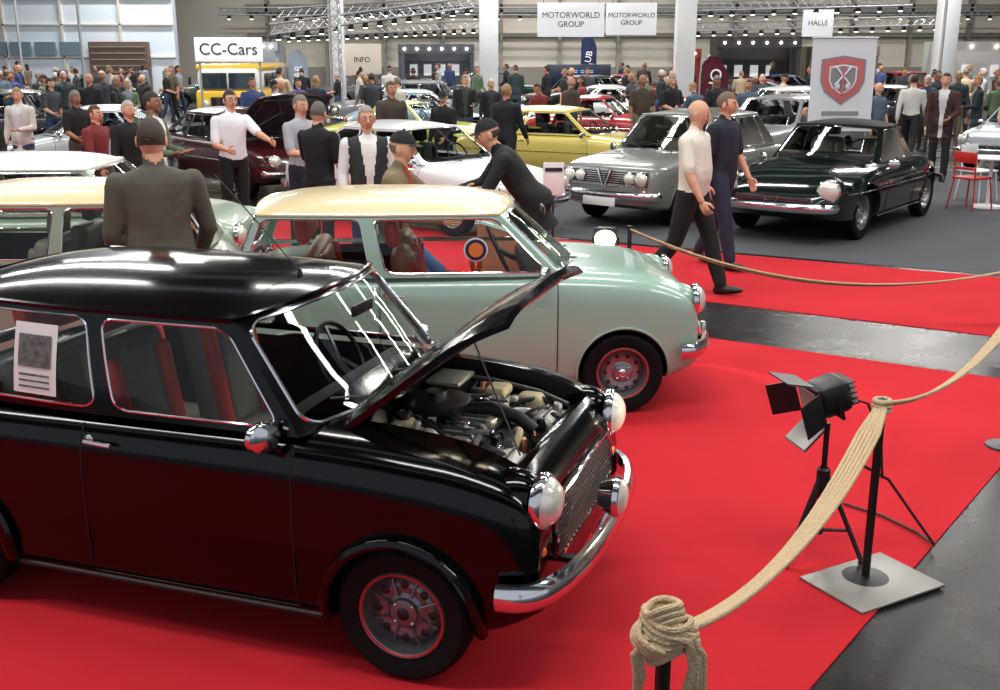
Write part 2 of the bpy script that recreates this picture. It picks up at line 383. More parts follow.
    if T['grille']=='wide':
        B.add(box((xg-.005,0,.54),(.03,.84,.24),.02),DARK)
        for i in range(9): 
            z=.445+.19*i/8; B.add(box((xg+.012,0,z),(.008,.80,.004)),BARS)
        for i in range(19): B.add(box((xg+.010,-.39+.78*i/18,.54),(.006,.004,.23)),BARS)
        B.add(tube([(xg+.012,.42*a,.54+.125*b) for a,b in[(-1,-.6),(-.85,-1),(.85,-1),(1,-.6),(1,.5),(.8,1),(-.8,1),(-1,.5)]],.008,6,closed=True),CHROME)
        B.add(box((-2.535,0,.5),(.02,.5,.12),.005),WHITE)
    elif T['grille']=='sedan':
        B.add(box((xg-.005,0,.66),(.03,1.30,.20),.02),DARK)
        for i in range(7): B.add(box((xg+.012,0,.575+.17*i/6),(.008,1.28,.006)),CHROME)
        B.add(tube([(xg+.014,.66*a,.66+.10*b) for a,b in[(-1,-1),(1,-1),(1,1),(-1,1)]],.008,6,closed=True),CHROME)
        B.add(sweep([(xg+.03,-.10,.76),(xg+.035,0,.50),(xg+.03,.10,.76)],[(-.01,-.01),(.01,-.01),(.01,.01),(-.01,.01)],(1,0,0)),CHROME)
        B.add(box((xg+.14,0,.36),(.015,.5,.11),.004),WHITE)
    else:
        B.add(box((xg-.01,0,.47),(.05,.9,.11),.02),DARK)
        for i in range(4): B.add(box((xg+.016,0,.435+.07*i/3),(.008,.86,.005)),CHROME)
        B.add(sweep([(xg+.03,-.10,.54),(xg+.035,0,.36),(xg+.03,.10,.54)],[(-.01,-.01),(.01,-.01),(.01,.01),(-.01,.01)],(1,0,0)),CHROME)
    for y in(.3,-.12):
        p=front((y/g['wb']+1)/2,.02); q=front(((y-.36)/g['wb']+1)/2,.20)
        B.add(tube([(p[0]+.02,p[1],p[2]+.01),(q[0]+.012,q[1],q[2]+.01)],.005,5),DARK)
    if openlid: lid(B,paint,*openlid)
    if extra: extra(B,front,rear,side,hw)
    if ret: return B
    return B.obj(name,loc,ang,sc)
def lid(B,paint,hx,hz,Ln,w,angd):
    R=RY(-angd)
    def f(a,b,t=0):
        u=a*2-1; l=Ln*b; p=Vector((l-.05*u*u*b,u*w*(1-.06*b**2),.035*(1-u*u)*(1-.3*b)-.045*max(0,b-.7)**1.3/.2-.018*abs(u)**6-t))
        q=R@p; return (q.x+hx,q.y,q.z+hz)
    B.add(grid(lambda a,b:f(a,b),18,14),paint)
    B.add(grid(lambda a,b:f(a,b,.025),18,14),UNDER)
    e=[(0,i/14) for i in range(15)]+[(i/14,1) for i in range(1,15)]+[(1,1-i/14) for i in range(1,15)]+[(1-i/14,0) for i in range(1,14)]
    n=len(e); v=[f(*p) for p in e]+[f(*p,.025) for p in e]
    B.add((v,[(k,(k+1)%n,n+(k+1)%n,n+k) for k in range(n)]),paint)
    for pts in([(.12,.08),(.12,.9),(.88,.9),(.88,.08)],[(.15,.1),(.5,.55),(.85,.1)],[(.3,.88),(.5,.5),(.7,.88)]):
        B.add(tube([f(a,b,.03) for a,b in pts],.014,6),UNDER)
UNDER=mat('bonnet_underside',(60,60,63),.22,coat=.8)
BLACKP=mat('black_car_paint',(3,3,3),.11,coat=0,spec=.34)
GBLACK=mat('green_black_paint',(14,26,22),.12,coat=.5)
MINTP=mat('mint_car_paint',(150,182,166),.28,coat=.8)
CREAM=mat('cream_roof_paint',(222,204,158),.3,coat=.8)
OLIVEP=mat('sage_car_paint',(140,152,132),.3,coat=.8)
PALE=mat('pale_car_paint',(150,170,150),.3,coat=.8)
LEATH=mat('dark_leather',(122,118,106),.45,bump=.1,bscale=40)
REDLE=mat('red_leather',(222,66,42),.45,bump=.1,bscale=40)
TAN=mat('tan_leather',(176,122,84),.5,bump=.1,bscale=40)
ALU=mat('cast_aluminium',(200,197,188),.38,.5,bump=.3,bscale=60)
IRON=mat('engine_iron',(86,86,88),.45,.4,bump=.3,bscale=40)
BEIGE=mat('plastic_reservoir',(205,190,150),.5)
HOSE=mat('rubber_hose',(16,16,17),.4)
COPP=mat('copper_pipe',(170,110,70),.35,.8)
def engine(B,front,rear,side,hw):
    rnd=random.Random(3); TP=lambda x:smooth_interp(MINI['top'],x)
    B.add(box((.04,-.02,.52),(.40,.70,.40),.04),IRON)
    B.add(box((.03,-.02,.765),(.17,.52,.08),.035,3),ALU)
    for i in range(9): B.add(box((.03,-.24+.055*i,.81),(.15,.012,.012),.003),IRON)
    B.add(lathe([(.001,0),(.03,0),(.034,.02),(.02,.03),(.001,.03)],14,axis='z'),CHROME,Matrix.Translation((.03,-.15,.805)))
    B.add(lathe([(.001,0),(.13,0),(.14,.015),(.14,.06),(.12,.072),(.001,.072)],28,axis='z'),DARK,Matrix.Translation((-.14,.02,.79)))
    B.add(tube([(-.02,.02,.82),(.08,.04,.83),(.20,.05,.80),(.27,.05,.75)],.028,12),DARK)
    B.add(lathe([(.001,0),(.04,0),(.045,.03),(.001,.035)],14,axis='z'),CHROME,Matrix.Translation((-.14,.02,.86)))
    B.add(box((-.2,.32,.78),(.15,.2,.13),.02),DARK); B.add(box((-.2,.32,.85),(.155,.205,.02),.006),ALU)
    B.add(box((-.19,-.22,.80),(.10,.10,.08),.03,3),BEIGE); B.add(lathe([(.001,.02),(.028,.02),(.028,0)],14,axis='z'),DARK,Matrix.Translation((-.19,-.22,.84)))
    B.add(box((.16,.36,.75),(.12,.10,.11),.03,3),BEIGE)
    B.add(box((.02,.33,.81),(.10,.13,.05),.02,3),BEIGE)
    B.add(tube([(-.22,-.38,.80),(-.02,-.38,.82)],.045,14),ALU); B.add(ball((-.02,-.38,.82),(.05,.05,.05)),ALU)
    for yy in(.20,-.30):
        MM=Matrix.Translation((.27,yy,.71))
        B.add(lathe([(.001,-.07),(.05,-.07),(.068,-.055),(.072,0),(.068,.055),(.05,.07),(.001,.07)],20,axis='y'),ALU,MM)
        for i in range(9): B.add(box((.27+.072*math.cos(i*.7),yy,.71+.072*math.sin(i*.7)),(.008,.12,.008)),IRON)
    B.add(lathe([(.001,0),(.09,0),(.10,.03),(.06,.05),(.001,.05)],20,axis='x'),DARK,Matrix.Translation((-.28,-.32,.80)))
    for i in range(14): B.add(box((.34,-.30+.045*i,.66),(.02,.008,.14)),ALU)
    B.add(box((.365,0,.765),(.04,.88,.03),.008),BLACKP)
    B.add(tube([(-.24,.40,.84),(-.05,.42,.83),(.18,.41,.80),(.33,.36,.77)],.010,8),IRON)
    B.add(tube([(-.24,-.42,.84),(-.05,-.43,.82),(.18,-.42,.80),(.33,-.38,.76)],.014,8),HOSE)
    for i in range(70):
        p=Vector((rnd.uniform(-.24,.33),rnd.uniform(-.42,.42),0)); q=p+Vector((rnd.uniform(-.25,.25),rnd.uniform(-.3,.3),0)); q.x=max(-.26,min(.34,q.x)); q.y=max(-.42,min(.42,q.y))
        p.z=TP(p.x)-rnd.uniform(.09,.16); q.z=TP(q.x)-rnd.uniform(.09,.18)
        mid=(p+q)/2+Vector((rnd.uniform(-.06,.06),rnd.uniform(-.06,.06),rnd.uniform(.04,.10)))
        pts=[(p*(1-t)**2+mid*2*t*(1-t)+q*t*t) for t in [k/10 for k in range(11)]]
        B.add(tube(pts,rnd.choice([.005,.006,.008,.012,.016,.019]),8),rnd.choice([HOSE,HOSE,HOSE,ALU,COPP,BEIGE,IRON,REDP if i<8 else ALU]))
    for i in range(90):
        x=rnd.uniform(-.25,.33); p=(x,rnd.uniform(-.42,.42),TP(x)-rnd.uniform(.08,.15)); s=rnd.uniform(.015,.036)
        if i%2: B.add(lathe([(.001,-s),(s*.7,-s),(s*.75,0),(s*.5,s),(.001,s)],12,axis=rnd.choice('xyz')),rnd.choice([ALU,CHROME,IRON,DARK,ALU]),Matrix.Translation(p))
        else: B.add(box(p,(s*1.6,s*1.2,s),s*.15,2,RZ(rnd.uniform(0,90))),rnd.choice([ALU,IRON,DARK,ALU]))
    B.add(tube([(.34,-.36,.80),(.14,-.36,1.27)],.004,6),IRON)
    for yy in(-.16,):
        M=Matrix.Translation((.66,yy,.60))
        B.add(lathe([(.001,-.07),(.05,-.06),(.075,-.01),(.082,.0),(.078,.02),(.07,.022)],24,axis='x'),CHROME,M)
        B.add(lathe([(.074,.018),(.055,.036),(.03,.045),(.001,.047)],24,axis='x'),LENS,M)
        B.add(tube([(.58,yy,.43),(.63,yy,.53)],.012,6),CHROME)
    B.add(lathe([(.014,0),(.014,.01),(.006,.03)],10,axis='z'),DARK,Matrix.Translation((-.74,.0,1.33)))
    B.add(tube([(-.74,0,1.35),(-.92,0,1.54),(-1.12,0,1.74)],.0028,5),DARK)
    g=BLACK_T['g']; fn=side(-1)
    def flatpt(x,t,o):
        xr=g['xrb']+(g['xrt']-g['xrb'])*t; xf=g['xfb']+(g['xft']-g['xfb'])*t; s=(x-xr)/(xf-xr); p=fn(s,t); return (x,p[1]-o,p[2])
    X0=-1.665
    B.add(grid(lambda a,b:flatpt(X0+.215*a,.13+.70*b,.004),6,4),WHITE)
    B.add(grid(lambda a,b:flatpt(X0+.025+.165*a,.40+.32*b,.008),4,3),PRINT)
    for k in range(3): B.add(grid(lambda a,b,k=k:flatpt(X0+.03+.155*a,.19+.06*k+.02*b,.008),3,1),PRINT)
PRINT=mat('printed_photo',(90,95,92),.6,var=.6,vscale=40)
BLACK_T=dict(MINI,wid=[(x,w+.02) for x,w in MINI['wid']],track=.64,e=6,g=dict(MINI['g'],xft=-.70,wb=.672,wt=.59,crown=.072,zt=1.28,wins=[(.02,.555),(.60,.97)]),bump=(.61,.72,.41,2.62))
build_car('small_hatchback_car',(-.132,4.184,.008),-18.7,BLACK_T,BLACKP,style='dark',seatm=LEATH,seatm2=REDLE,bay=True,openlid=(-.31,.905,.82,.545,39),extra=engine,seatup=.09)
def rosette(B,front,rear,side,hw):
    fn=side(-1); c=fn(.80,.45)
    for r,m,o in((.075,WHITE,.0),(.065,NAVY,.006),(.045,ORNG,.012)):
        B.add(lathe([(.001,o+.004),(r,o+.004),(r,o)],24,axis='y',sgn=-1),m,Matrix.Translation((c[0],c[1]-.012,c[2])))
    for s in(-1,1): B.add(box((c[0]+s*.02,c[1]-.012,c[2]-.11),(.03,.004,.1),0,2,RY(s*10)),ORNG)
    def dl(a,b): return (-.44-.86*a*math.cos(math.radians(65)),.70+.86*a*math.sin(math.radians(65)),.26+.63*b)
    B.add(grid(dl,6,6),MINTP); B.add(grid(lambda a,b:(dl(a,b)[0]-.05,dl(a,b)[1]-.02,dl(a,b)[2]),6,6),TAN)
    B.add(tube([dl(0,1),dl(0,0),dl(1,0),dl(1,1),dl(0,1)],.025,6),MINTP)
NAVY=mat('rosette_navy',(25,35,80),.6); ORNG=mat('rosette_orange',(215,120,50),.6)
MINT_T=dict(MINI,g=dict(MINI['g'],xrt=-2.26,xrb=-2.42,wt=.565,wins=[(.02,.42),(.47,.97)]))
build_car('small_hatchback_car',(.743,7.24,.008),3,MINT_T,MINTP,CREAM,style='steel',seatm=TAN,seatm2=REDLE,extra=rosette,cuts=[(box((-.86,.9,.62),(.82,.9,.62)),2)])
build_car('small_hatchback_car',(-4.45,7.6,.008),181,MINI,OLIVEP,CREAM,style='steel',seatm=LEATH)
build_car('small_hatchback_car',(-2.75,9.75,.008),2,MINI,PALE,mat('white_roof_paint',(228,228,220),.3,coat=.8),style='steel',seatm=LEATH)
SOFT=mat('soft_top_fabric',(14,14,15),.8,bump=.2,bscale=60)
A=math.degrees
BOXES=[]
def reg(cx,cy,ang,l=4.4,w=1.9): BOXES.append((cx,cy,math.radians(ang),l/2,w/2))
def corners(b):
    cx,cy,a,l,w=b; c,s=math.cos(a),math.sin(a); return [(cx+i*l*c-j*w*s,cy+i*l*s+j*w*c) for i,j in((1,1),(1,-1),(-1,-1),(-1,1))]
def hit(b):
    for o in BOXES:
        if math.hypot(b[0]-o[0],b[1]-o[1])>b[3]+b[4]+o[3]+o[4]: continue
        sep=False; P=corners(b);Q=corners(o)
        for a in(b[2],b[2]+math.pi/2,o[2],o[2]+math.pi/2):
            c,s=math.cos(a),math.sin(a); p=[x*c+y*s for x,y in P]; q=[x*c+y*s for x,y in Q]
            if max(p)<min(q) or max(q)<min(p): sep=True;break
        if not sep: return True
    return False
a1=A(math.atan2(-.788,-.615)); a2=A(math.atan2(-.76,-.65))
build_car('classic_roadster',(3.80,13.62,.005),a1,SPIDER,GBLACK,SOFT,style='alloy',seatm=LEATH,sc=1.08); reg(3.82+1.15*.615,13.62+1.15*.788,a1)
GREYP=mat('grey_car_paint',(118,122,116),.3,coat=.8)
build_car('classic_sedan',(1.85,14.65,.005),a2,SEDAN,GREYP,style='steel',seatm=LEATH); reg(1.85+1.34*.65,14.65+1.34*.76,a2)
for b in((.743-1.02,7.24,3,3.3,1.5),(-3.4,7.6,0,3.3,1.5),(-3.8,9.75,2,3.3,1.5)): reg(*b)
def shared(T,style,lid_=None):
    return build_car('x',(0,0,0),0,T,mat('car_paint_base',(120,120,120),.3,coat=.8),style=style,openlid=lid_,ret=True).mesh('car_mesh')
LIB={'classic_sedan':shared(SEDAN,'steel'),'classic_coupe':shared(COUPE,'alloy'),'sports_coupe':shared(NOSE,'alloy'),'convertible_car':shared(SPIDER,'alloy')}
LIB['classic_car_with_open_bonnet']=shared(COUPE,'alloy',(-.45,.90,1.2,.70,38))
def inst(kind,cx,cy,ang,col,key,sc=1,force=True):
    b=(cx,cy,math.radians(ang),2.2,.95)
    if not force and hit(b): return
    BOXES.append(b)
    me=LIB[kind]; off={'classic_sedan':1.34,'classic_coupe':1.26,'sports_coupe':1.2,'convertible_car':1.15}.get(kind,1.26)
    o=D.objects.new(kind,me); S.collection.objects.link(o); a=math.radians(ang)
    o.location=(cx+off*math.cos(a)*sc,cy+off*math.sin(a)*sc,.005); o.rotation_euler=(0,0,a); o.scale=(sc,)*3
    o.material_slots[0].link='OBJECT'; o.material_slots[0].material=mat(key,col,.28,coat=.8)
    return o
inst('classic_coupe',-1.1,14.7,-40,(226,228,228),'p_white')
inst('classic_coupe',1.2,19.6,-28,(218,198,104),'p_yellow',.97)
inst('sports_coupe',-7.3,19.6,203,(185,190,194),'p_silver')
inst('classic_sedan',-11.0,23.8,200,(20,22,24),'p_black')
inst('classic_sedan',-8.9,14.2,190,(210,214,214),'p_lwhite')
inst('classic_car_with_open_bonnet',-4.3,18.3,-48,(60,12,16),'p_maroon')
inst('sports_coupe',-1.9,27.8,10,(140,165,180),'p_ice')
inst('convertible_car',-1.9,22.6,-15,(200,205,90),'p_lime')
inst('convertible_car',2.3,25.4,-20,(170,25,28),'p_red')
inst('classic_sedan',6.6,25.7,190,(220,222,222),'p_white2')
inst('classic_coupe',10.6,21.8,225,(150,155,160),'p_grey2')
inst('classic_sedan',5.4,21.0,228,(150,152,154),'p_grey3')
inst('sports_coupe',10.2,17.0,232,(28,32,34),'p_dark4')
PILP=((-.41,41.3,.7),(6.8,41.3,.7),(16.4,41.3,.66),(-6.0,41.3,.5))
for x,y,w in PILP: reg(x,y,0,1.1,1.1)
reg(-8.1,34.3,90,5.2,2.6); reg(-8.0,31.5,0,2.6,.8); reg(-5.3,36,0,.8,.8); reg(5.64,17.95,0,1.3,.6); reg(4.5,24.2,0,.9,.6); reg(7.2,15.9,0,2,2.2)
for p in((-18,42),(-14.2,38),(14.2,36)): reg(p[0],p[1],0,.9,.9)
reg(-7.3,37,0,.8,.8); reg(-17,50,0,4,3)
cols=[(200,202,204),(30,32,35),(140,20,24),(60,70,80),(215,215,212),(40,60,90),(110,115,118),(25,50,40)]
for ry in(31,37.5,44.6):
    n=8 if ry<40 else 9
    for i in range(n):
        x=(-.49+.98*i/(n-1))*ry+random.uniform(-.6,.6); c=random.choice(cols)
        inst(random.choice(['classic_sedan','classic_coupe','sports_coupe']),x,ry+random.uniform(-.3,.3),random.choice([200,215,-20,10,-35]),c,'p_r%d'%cols.index(c),force=False)
# =============== PEOPLE
SK=[mat('skin_a',(214,158,130),.55,bump=.05),mat('skin_b',(192,134,106),.55,bump=.05),mat('skin_c',(150,104,78),.55,bump=.05)]
def cloth(key,c): return mat('cloth_'+key,c,.85,bump=.5,bscale=11,var=.08,vscale=8)
EYEW=mat('eye_white',(225,222,215),.3); EYED=mat('eye_dark',(30,22,18),.3); LIP=mat('lips',(165,95,85),.5)
def ellloft(secs,n=20):
    v=[];f=[]
    for c,ax,ay,R in secs:
        for j in range(n):
            a=2*math.pi*j/n; q=abs(math.cos(a))**.9*math.copysign(1,math.cos(a)); w=abs(math.sin(a))**.9*math.copysign(1,math.sin(a))
            v.append(tuple(Vector(c)+R@Vector((ax*q,ay*w,0))))
    k=len(secs)
    for i in range(k-1):
        for j in range(n): f.append((i*n+j,i*n+(j+1)%n,(i+1)*n+(j+1)%n,(i+1)*n+j))
    f.append(tuple(range(n-1,-1,-1))); f.append(tuple((k-1)*n+j for j in range(n)))
    return v,f
def headfn(d):
    x,y,z=d; px=.096*x;py=.074*y;pz=.116*z
    if z<0:
        py*=1-.30*(-z)**1.4
        if x<0: px*=1-.45*(-z)
        else: px*=1-.10*(-z)**2
    else:
        if x<0: px*=1.06
    if x>.6 and abs(abs(y)-.38)<.28 and abs(z-.06)<.2: px-=.006
    if x>.5 and z<-.75: px+=.008
    return Vector((px,py,pz))
def make_person(pose):
    P=dict(lean=0,hip=(2,-2),knee=(3,3),arm=((4,9,12,0),(4,9,12,0)),head=(0,0),belly=0,sleeve='long',hair='short',inner=False,coat=.0,spread=.09,slim=1,twist=0,grip=0,glasses=False,drop=0)
    P.update(pose)
    prim=[];samp=[]
    def chain(pts,rs,lab,sub=6,flat=1):
        PP=[];RR=[]
        for i in range(len(pts)-1):
            for k in range(sub+(1 if i==len(pts)-2 else 0)):
                t=k/sub; PP.append(Vector(pts[i]).lerp(Vector(pts[i+1]),t)); RR.append(rs[i]+(rs[i+1]-rs[i])*t)
        prim.append(tube(PP,RR,14,flat=flat)); prim.append(ball(PP[0],RR[0]*.98,14,8)); prim.append(ball(PP[-1],RR[-1]*.98,14,8))
        for p,r in zip(PP,RR): samp.append((p,r,lab))
    th,cf=.43,.42
    def leg(i):
        s=1 if i==0 else -1; a=math.radians(P['hip'][i]); b=math.radians(P['knee'][i])
        h=Vector((0,s*P['spread'],0)); k=h+Vector((math.sin(a),s*.03,-math.cos(a)))*th; an=k+Vector((math.sin(a-b),s*.01,-math.cos(a-b)))*cf
        return h,k,an,a-b
    legs=[leg(0),leg(1)]
    low=min(l[2].z-.085 - (.10*max(0,math.sin(-l[3]-.15))) for l in legs); pz=-low
    for s,(h,k,an,ca) in zip((1,-1),legs):
        o=Vector((0,0,pz)); h=h+o;k=k+o;an=an+o
        m=P['slim']
        chain([h+Vector((0,0,.02)),h.lerp(k,.5),k],[.098*m,.084*m,.066*m],2)
        chain([k,k.lerp(an,.35)+Vector((-.008,0,0)),an+Vector((0,0,.03))],[.066*m,.068*m,.056*m],2)
        R=Matrix.Rotation(-ca*.75,3,'Y') if ca<0 else Matrix.Rotation(-ca*.6,3,'Y')
        ft=lambda x,y,z:an+R@Vector((x,y*s,z))
        chain([ft(-.035,0,-.045),ft(.05,.005,-.05),ft(.13,.012,-.058),ft(.19,.012,-.064)],[.040,.042,.036,.022],3,4)
    L=math.radians(P['lean']); R=Matrix.Rotation(L,3,'Y'); R1=Matrix.Rotation(L*.5,3,'Y')
    pel=Vector((0,0,pz))
    def sp(z,dx=0):
        return pel+(R@Vector((dx,0,z)) if z>.08 else R1@Vector((dx,0,z)))
    b=P['belly']; c=P['coat']; m=P['slim']
    secs=[(-.09,.085,.12,0),(-.02,.112+c,.168*m+c,0),(.06,.112+c+b*.3,.168*m+c,b*.2),(.14,.105+b*.8,.158*m+b*.3+c,b*.5),(.22,.108+b*.8,.160*m+b*.3,b*.5),(.32,.118+b*.3,.175*m,.0+b*.2),(.41,.120,.190*m,0),(.47,.108,.196*m,-.005),(.515,.085,.165*m,-.01),(.545,.065,.095,-.008)]
    if c: secs=[(-.22,.125,.185*m,0)]+secs
    prim.append(ellloft([(sp(z,dx),ax,ay,R if z>.08 else R1) for z,ax,ay,dx in secs]))
    for z,ax,ay,dx in secs:
        lab=1 if (z>.03 or c) else 2
        for q in(-1,-.6,-.3,0,.3,.6,1): samp.append((sp(z,dx)+Vector((0,q*(ay-min(ax,ay)*.8),0)),min(ax,ay)*.9,lab))
    nk=sp(.52,-.008); hd=Matrix.Rotation(L*.35+math.radians(P['head'][1]),3,'Y'); HR=Matrix.Rotation(math.radians(P['head'][0]),3,'Z')@hd
    hc=sp(.56,-.01)+R.lerp(hd,.6)@Vector((.015,0,.135))
    chain([nk,hc+Vector((0,0,-.05))],[.062,.055],0)
    HL=[]
    for i,s in enumerate((1,-1)):
        pi,ab,el,inn=P['arm'][i]; p,q,e,n=[math.radians(t) for t in(pi,ab,el,inn)]
        sh=sp(.465,-.005)+R@Vector((0,s*.190*m,0)) 
        d1=Vector((math.sin(p)*math.cos(q),s*math.sin(q),-math.cos(p)*math.cos(q)))
        eb=sh+d1*.285; d2=Vector((math.sin(p+e),s*(math.sin(q)*.3-math.sin(n)),-math.cos(p+e))).normalized(); wr=eb+d2*.25
        if P['sleeve']=='short':
            chain([sh,sh.lerp(eb,.45),sh.lerp(eb,.8)],[.066,.062,.060],7); chain([sh.lerp(eb,.6),eb],[.044,.042],0)
            chain([eb,eb.lerp(wr,.3),wr],[.043,.042,.028],0)
        else:
            chain([sh,sh.lerp(eb,.5),eb],[.067,.058,.052],7); chain([eb,eb.lerp(wr,.4),eb.lerp(wr,.97)],[.052,.048,.038],7)
            chain([eb.lerp(wr,.8),wr],[.030,.027],0)
        HL.append((wr,d2,s))
    v=[];f=[]
    for pv,pf in prim:
        o=len(v); v+=list(pv); f+=[tuple(i+o for i in q) for q in pf]
    me=D.meshes.new('b'); me.from_pydata([tuple(p) for p in v],[],f)
    bm=bmesh.new(); bm.from_mesh(me); bmesh.ops.recalc_face_normals(bm,faces=bm.faces[:]); bm.to_mesh(me); bm.free()
    ob=D.objects.new('b',me); S.collection.objects.link(ob)
    r=ob.modifiers.new('r','REMESH'); r.mode='VOXEL'; r.voxel_size=.013
    sm=ob.modifiers.new('s','SMOOTH'); sm.factor=.5; sm.iterations=4
    dg=bpy.context.evaluated_depsgraph_get(); dg.update(); m2=D.meshes.new_from_object(ob.evaluated_get(dg))
    D.objects.remove(ob)
    V=np.array([p.co[:] for p in m2.vertices]); F=[tuple(p.vertices) for p in m2.polygons]
    C=np.array([p.center[:] for p in m2.polygons])
    sp_=np.array([s[0][:] for s in samp]); sr=np.array([s[1] for s in samp]); sl=np.array([s[2] for s in samp])
    dd=np.linalg.norm(C[:,None,:]-sp_[None],axis=2)-sr[None]; lab=sl[dd.argmin(1)]
    if P['inner']:
        Ri=np.array(R.inverted()); loc=(C-np.array(pel[:]))@Ri.T
        w=.03+.05*np.clip((loc[:,2]-.1)/.4,0,1)
        lab[(lab==1)&(loc[:,0]>0.03)&(np.abs(loc[:,1])<w)]=8
    B=MB(); B.mats=[MS[i] for i in range(9)]
    B.v=[tuple(p) for p in V]; B.f=F; B.m=[int(x) for x in lab]
    D.meshes.remove(m2)
    HM=Matrix.Translation(hc)@HR.to_4x4()
    hr=random.Random(17)
    def sph(nu,nv,k,cond=None,rough=0,up=0):
        vs,fs=ball((0,0,0),1,nu,nv); out=[]
        for p in vs:
            q=headfn(p)*(k+rough*hr.uniform(-1,1)+up*max(0,p[2])); out.append(tuple(q))
        if cond: fs=[q for q in fs if all(cond(*vs[i]) for i in q)]
        return out,fs
    B.add(sph(28,20,1),MS[0],HM)
    B.add(tube([(.092,0,.03),(.104,0,0),(.116,0,-.024),(.100,0,-.034)],[.007,.010,.014,.010],8),MS[0],HM)
    for s in(1,-1):
        B.add(ball((.0,s*.078,-.008),(.020,.010,.032),10,8),MS[0],HM)
        B.add(ball((.083,s*.031,.008),(.009,.013,.008),10,6),MS[5],HM); B.add(ball((.090,s*.031,.008),(.005,.006,.006),8,6),MS[6],HM)
        B.add(tube([(.090,s*.014,.028),(.088,s*.035,.032),(.078,s*.05,.026)],.0035,5),MS[4],HM)
        if P['glasses']: B.add(tube([(.1,s*.033+.022*math.cos(t*.524),.008+.018*math.sin(t*.524)) for t in range(12)],.0014,5,closed=True),MS[6],HM); B.add(tube([(.1,s*.055,.01),(0,s*.083,.01)],.0014,5),MS[6],HM)
    B.add(tube([(.083,.022,-.058),(.092,0,-.056),(.083,-.022,-.058)],[.003,.006,.003],6),LIPM,HM)
    h=P['hair']
    if h=='short':
        B.add(sph(34,26,1.06,lambda x,y,z: z>(.50 if x>.35 else (.16 if x>-.05 else -.26)),.012,.04),MS[4],HM)
        for s in(1,-1): B.add(ball((.022,s*.069,.012),(.012,.009,.026),8,6),MS[4],HM)
    elif h=='bald':
        B.add(sph(34,26,1.04,lambda x,y,z: x<.2 and (-.32<z<.30 if x<-.1 else -.02<z<.30),.010),MS[4],HM)
    elif h=='long':
        B.add(sph(34,26,1.13,lambda x,y,z: z>(.42 if x>.35 else -1),.012),MS[4],HM); B.add(ball((-.045,0,-.10),(.06,.085,.12)),MS[4],HM)
    elif h=='beard':
        B.add(sph(34,26,1.07,lambda x,y,z: z>(.50 if x>.35 else (.14 if x>-.05 else -.30)),.012,.05),MS[4],HM)
        B.add(sph(34,26,1.04,lambda x,y,z: x>-.05 and -.98<z<-.66 ,.010),MS[4],HM)
    elif h=='cap':
        B.add(sph(28,20,1.06,lambda x,y,z: x<.1 and -.35<z<.3),MS[4],HM)
        B.add(sph(28,20,1.13,lambda x,y,z: z>.22),CAPM,HM)
        B.add(grid(lambda a,b:(.085+.075*b*math.sqrt(max(0,1-(2*a-1)**2)),(2*a-1)*.075,.045-.015*b),10,4),CAPM,HM); B.add(ball((0,0,.135),.01,8,6),CAPM,HM)
    for wr,d,s in HL:
        w=Vector((1,0,0)); w=(w-d*w.dot(d))
        if w.length<.3: w=Vector((0,0,1))-d*d.z
        w.normalize(); nrm=d.cross(w); 
        if nrm.y*s>0: nrm=-nrm
        def hp(a,b_,c_): return wr+w*a+nrm*b_+d*c_
        pv,pf=ball((0,0,0),1,12,8); pv=[tuple(hp(p[0]*.040,p[1]*.016,.045+p[2]*.052)) for p in pv]; B.add((pv,pf),MS[0])
        g=P['grip']
        for j,(o,ln) in enumerate(((.028,.068),(.010,.076),(-.010,.070),(-.027,.056))):
            a1,a2=.3+g*.9,.75+g*1.6; b0=hp(o,0,.082); 
            b1=b0+(d*math.cos(a1*.6)+nrm*math.sin(a1*.6))*ln*.45; b2=b1+(d*math.cos(a1+.1)+nrm*math.sin(a1+.1))*ln*.32; b3=b2+(d*math.cos(a2)+nrm*math.sin(a2))*ln*.26
            B.add(tube([b0-d*.015,b0,b1,b2,b3],[.009,.0092,.0085,.0078,.006],8),MS[0])
        t0=hp(.026,.004,.025); t1=t0+w*.026+d*.022+nrm*.006; t2=t1+w*.010+d*.028+nrm*.008; t3=t2+d*.020+nrm*.006
        B.add(tube([t0,t1,t2,t3],[.013,.011,.010,.007],8),MS[0])
    return B.mesh('person_mesh',60)
MS=[mat('ph%d'%i,(100,100,100)) for i in range(9)]
MS[5]=EYEW; MS[6]=EYED; LIPM=LIP; CAPM=mat('cap_fabric',(22,24,30),.85,bump=.2,bscale=60)
_pm={}
def person(name,x,y,ang,pose,top,pants=(28,30,36),shoes=(18,17,17),hair=(50,38,30),skin=0,sleeve=None,inner=None,h=1.75,key=None,z=.008):
    k=key or repr(sorted(pose.items()))
    if k not in _pm: _pm[k]=make_person(pose)
    o=D.objects.new(name,_pm[k]); S.collection.objects.link(o)
    o.location=(x,y,z); o.rotation_euler=(0,0,math.radians(ang)); o.scale=(h/1.77,)*3
    def cl(c): return cloth('%d_%d_%d'%c,c)
    ms={0:SK[skin],1:cl(top),2:cl(pants),3:mat('shoe_%d_%d_%d'%shoes,shoes,.45),4:mat('hair_%d_%d_%d'%hair,hair,.7,bump=.4,bscale=90),7:cl(sleeve or top),8:cl(inner or top)}
    for i,m in ms.items(): o.material_slots[i].link='OBJECT'; o.material_slots[i].material=m
    BOXES.append((x,y,0,.3,.3))
    return o
V=Vector
person('standing_man',-2.05,6.45,118,dict(arm=((6,10,22,10),(6,16,34,10)),coat=.016,head=(-18,6),belly=.02,slim=1.08),(84,82,72),(40,40,42),hair=(58,47,40),h=1.88)
person('standing_man',-3.25,13.3,-50,dict(sleeve='short',arm=((55,10,20,0),(10,10,70,10)),glasses=True,belly=.01),(232,234,238),(24,24,28),hair=(35,30,28),h=1.80)
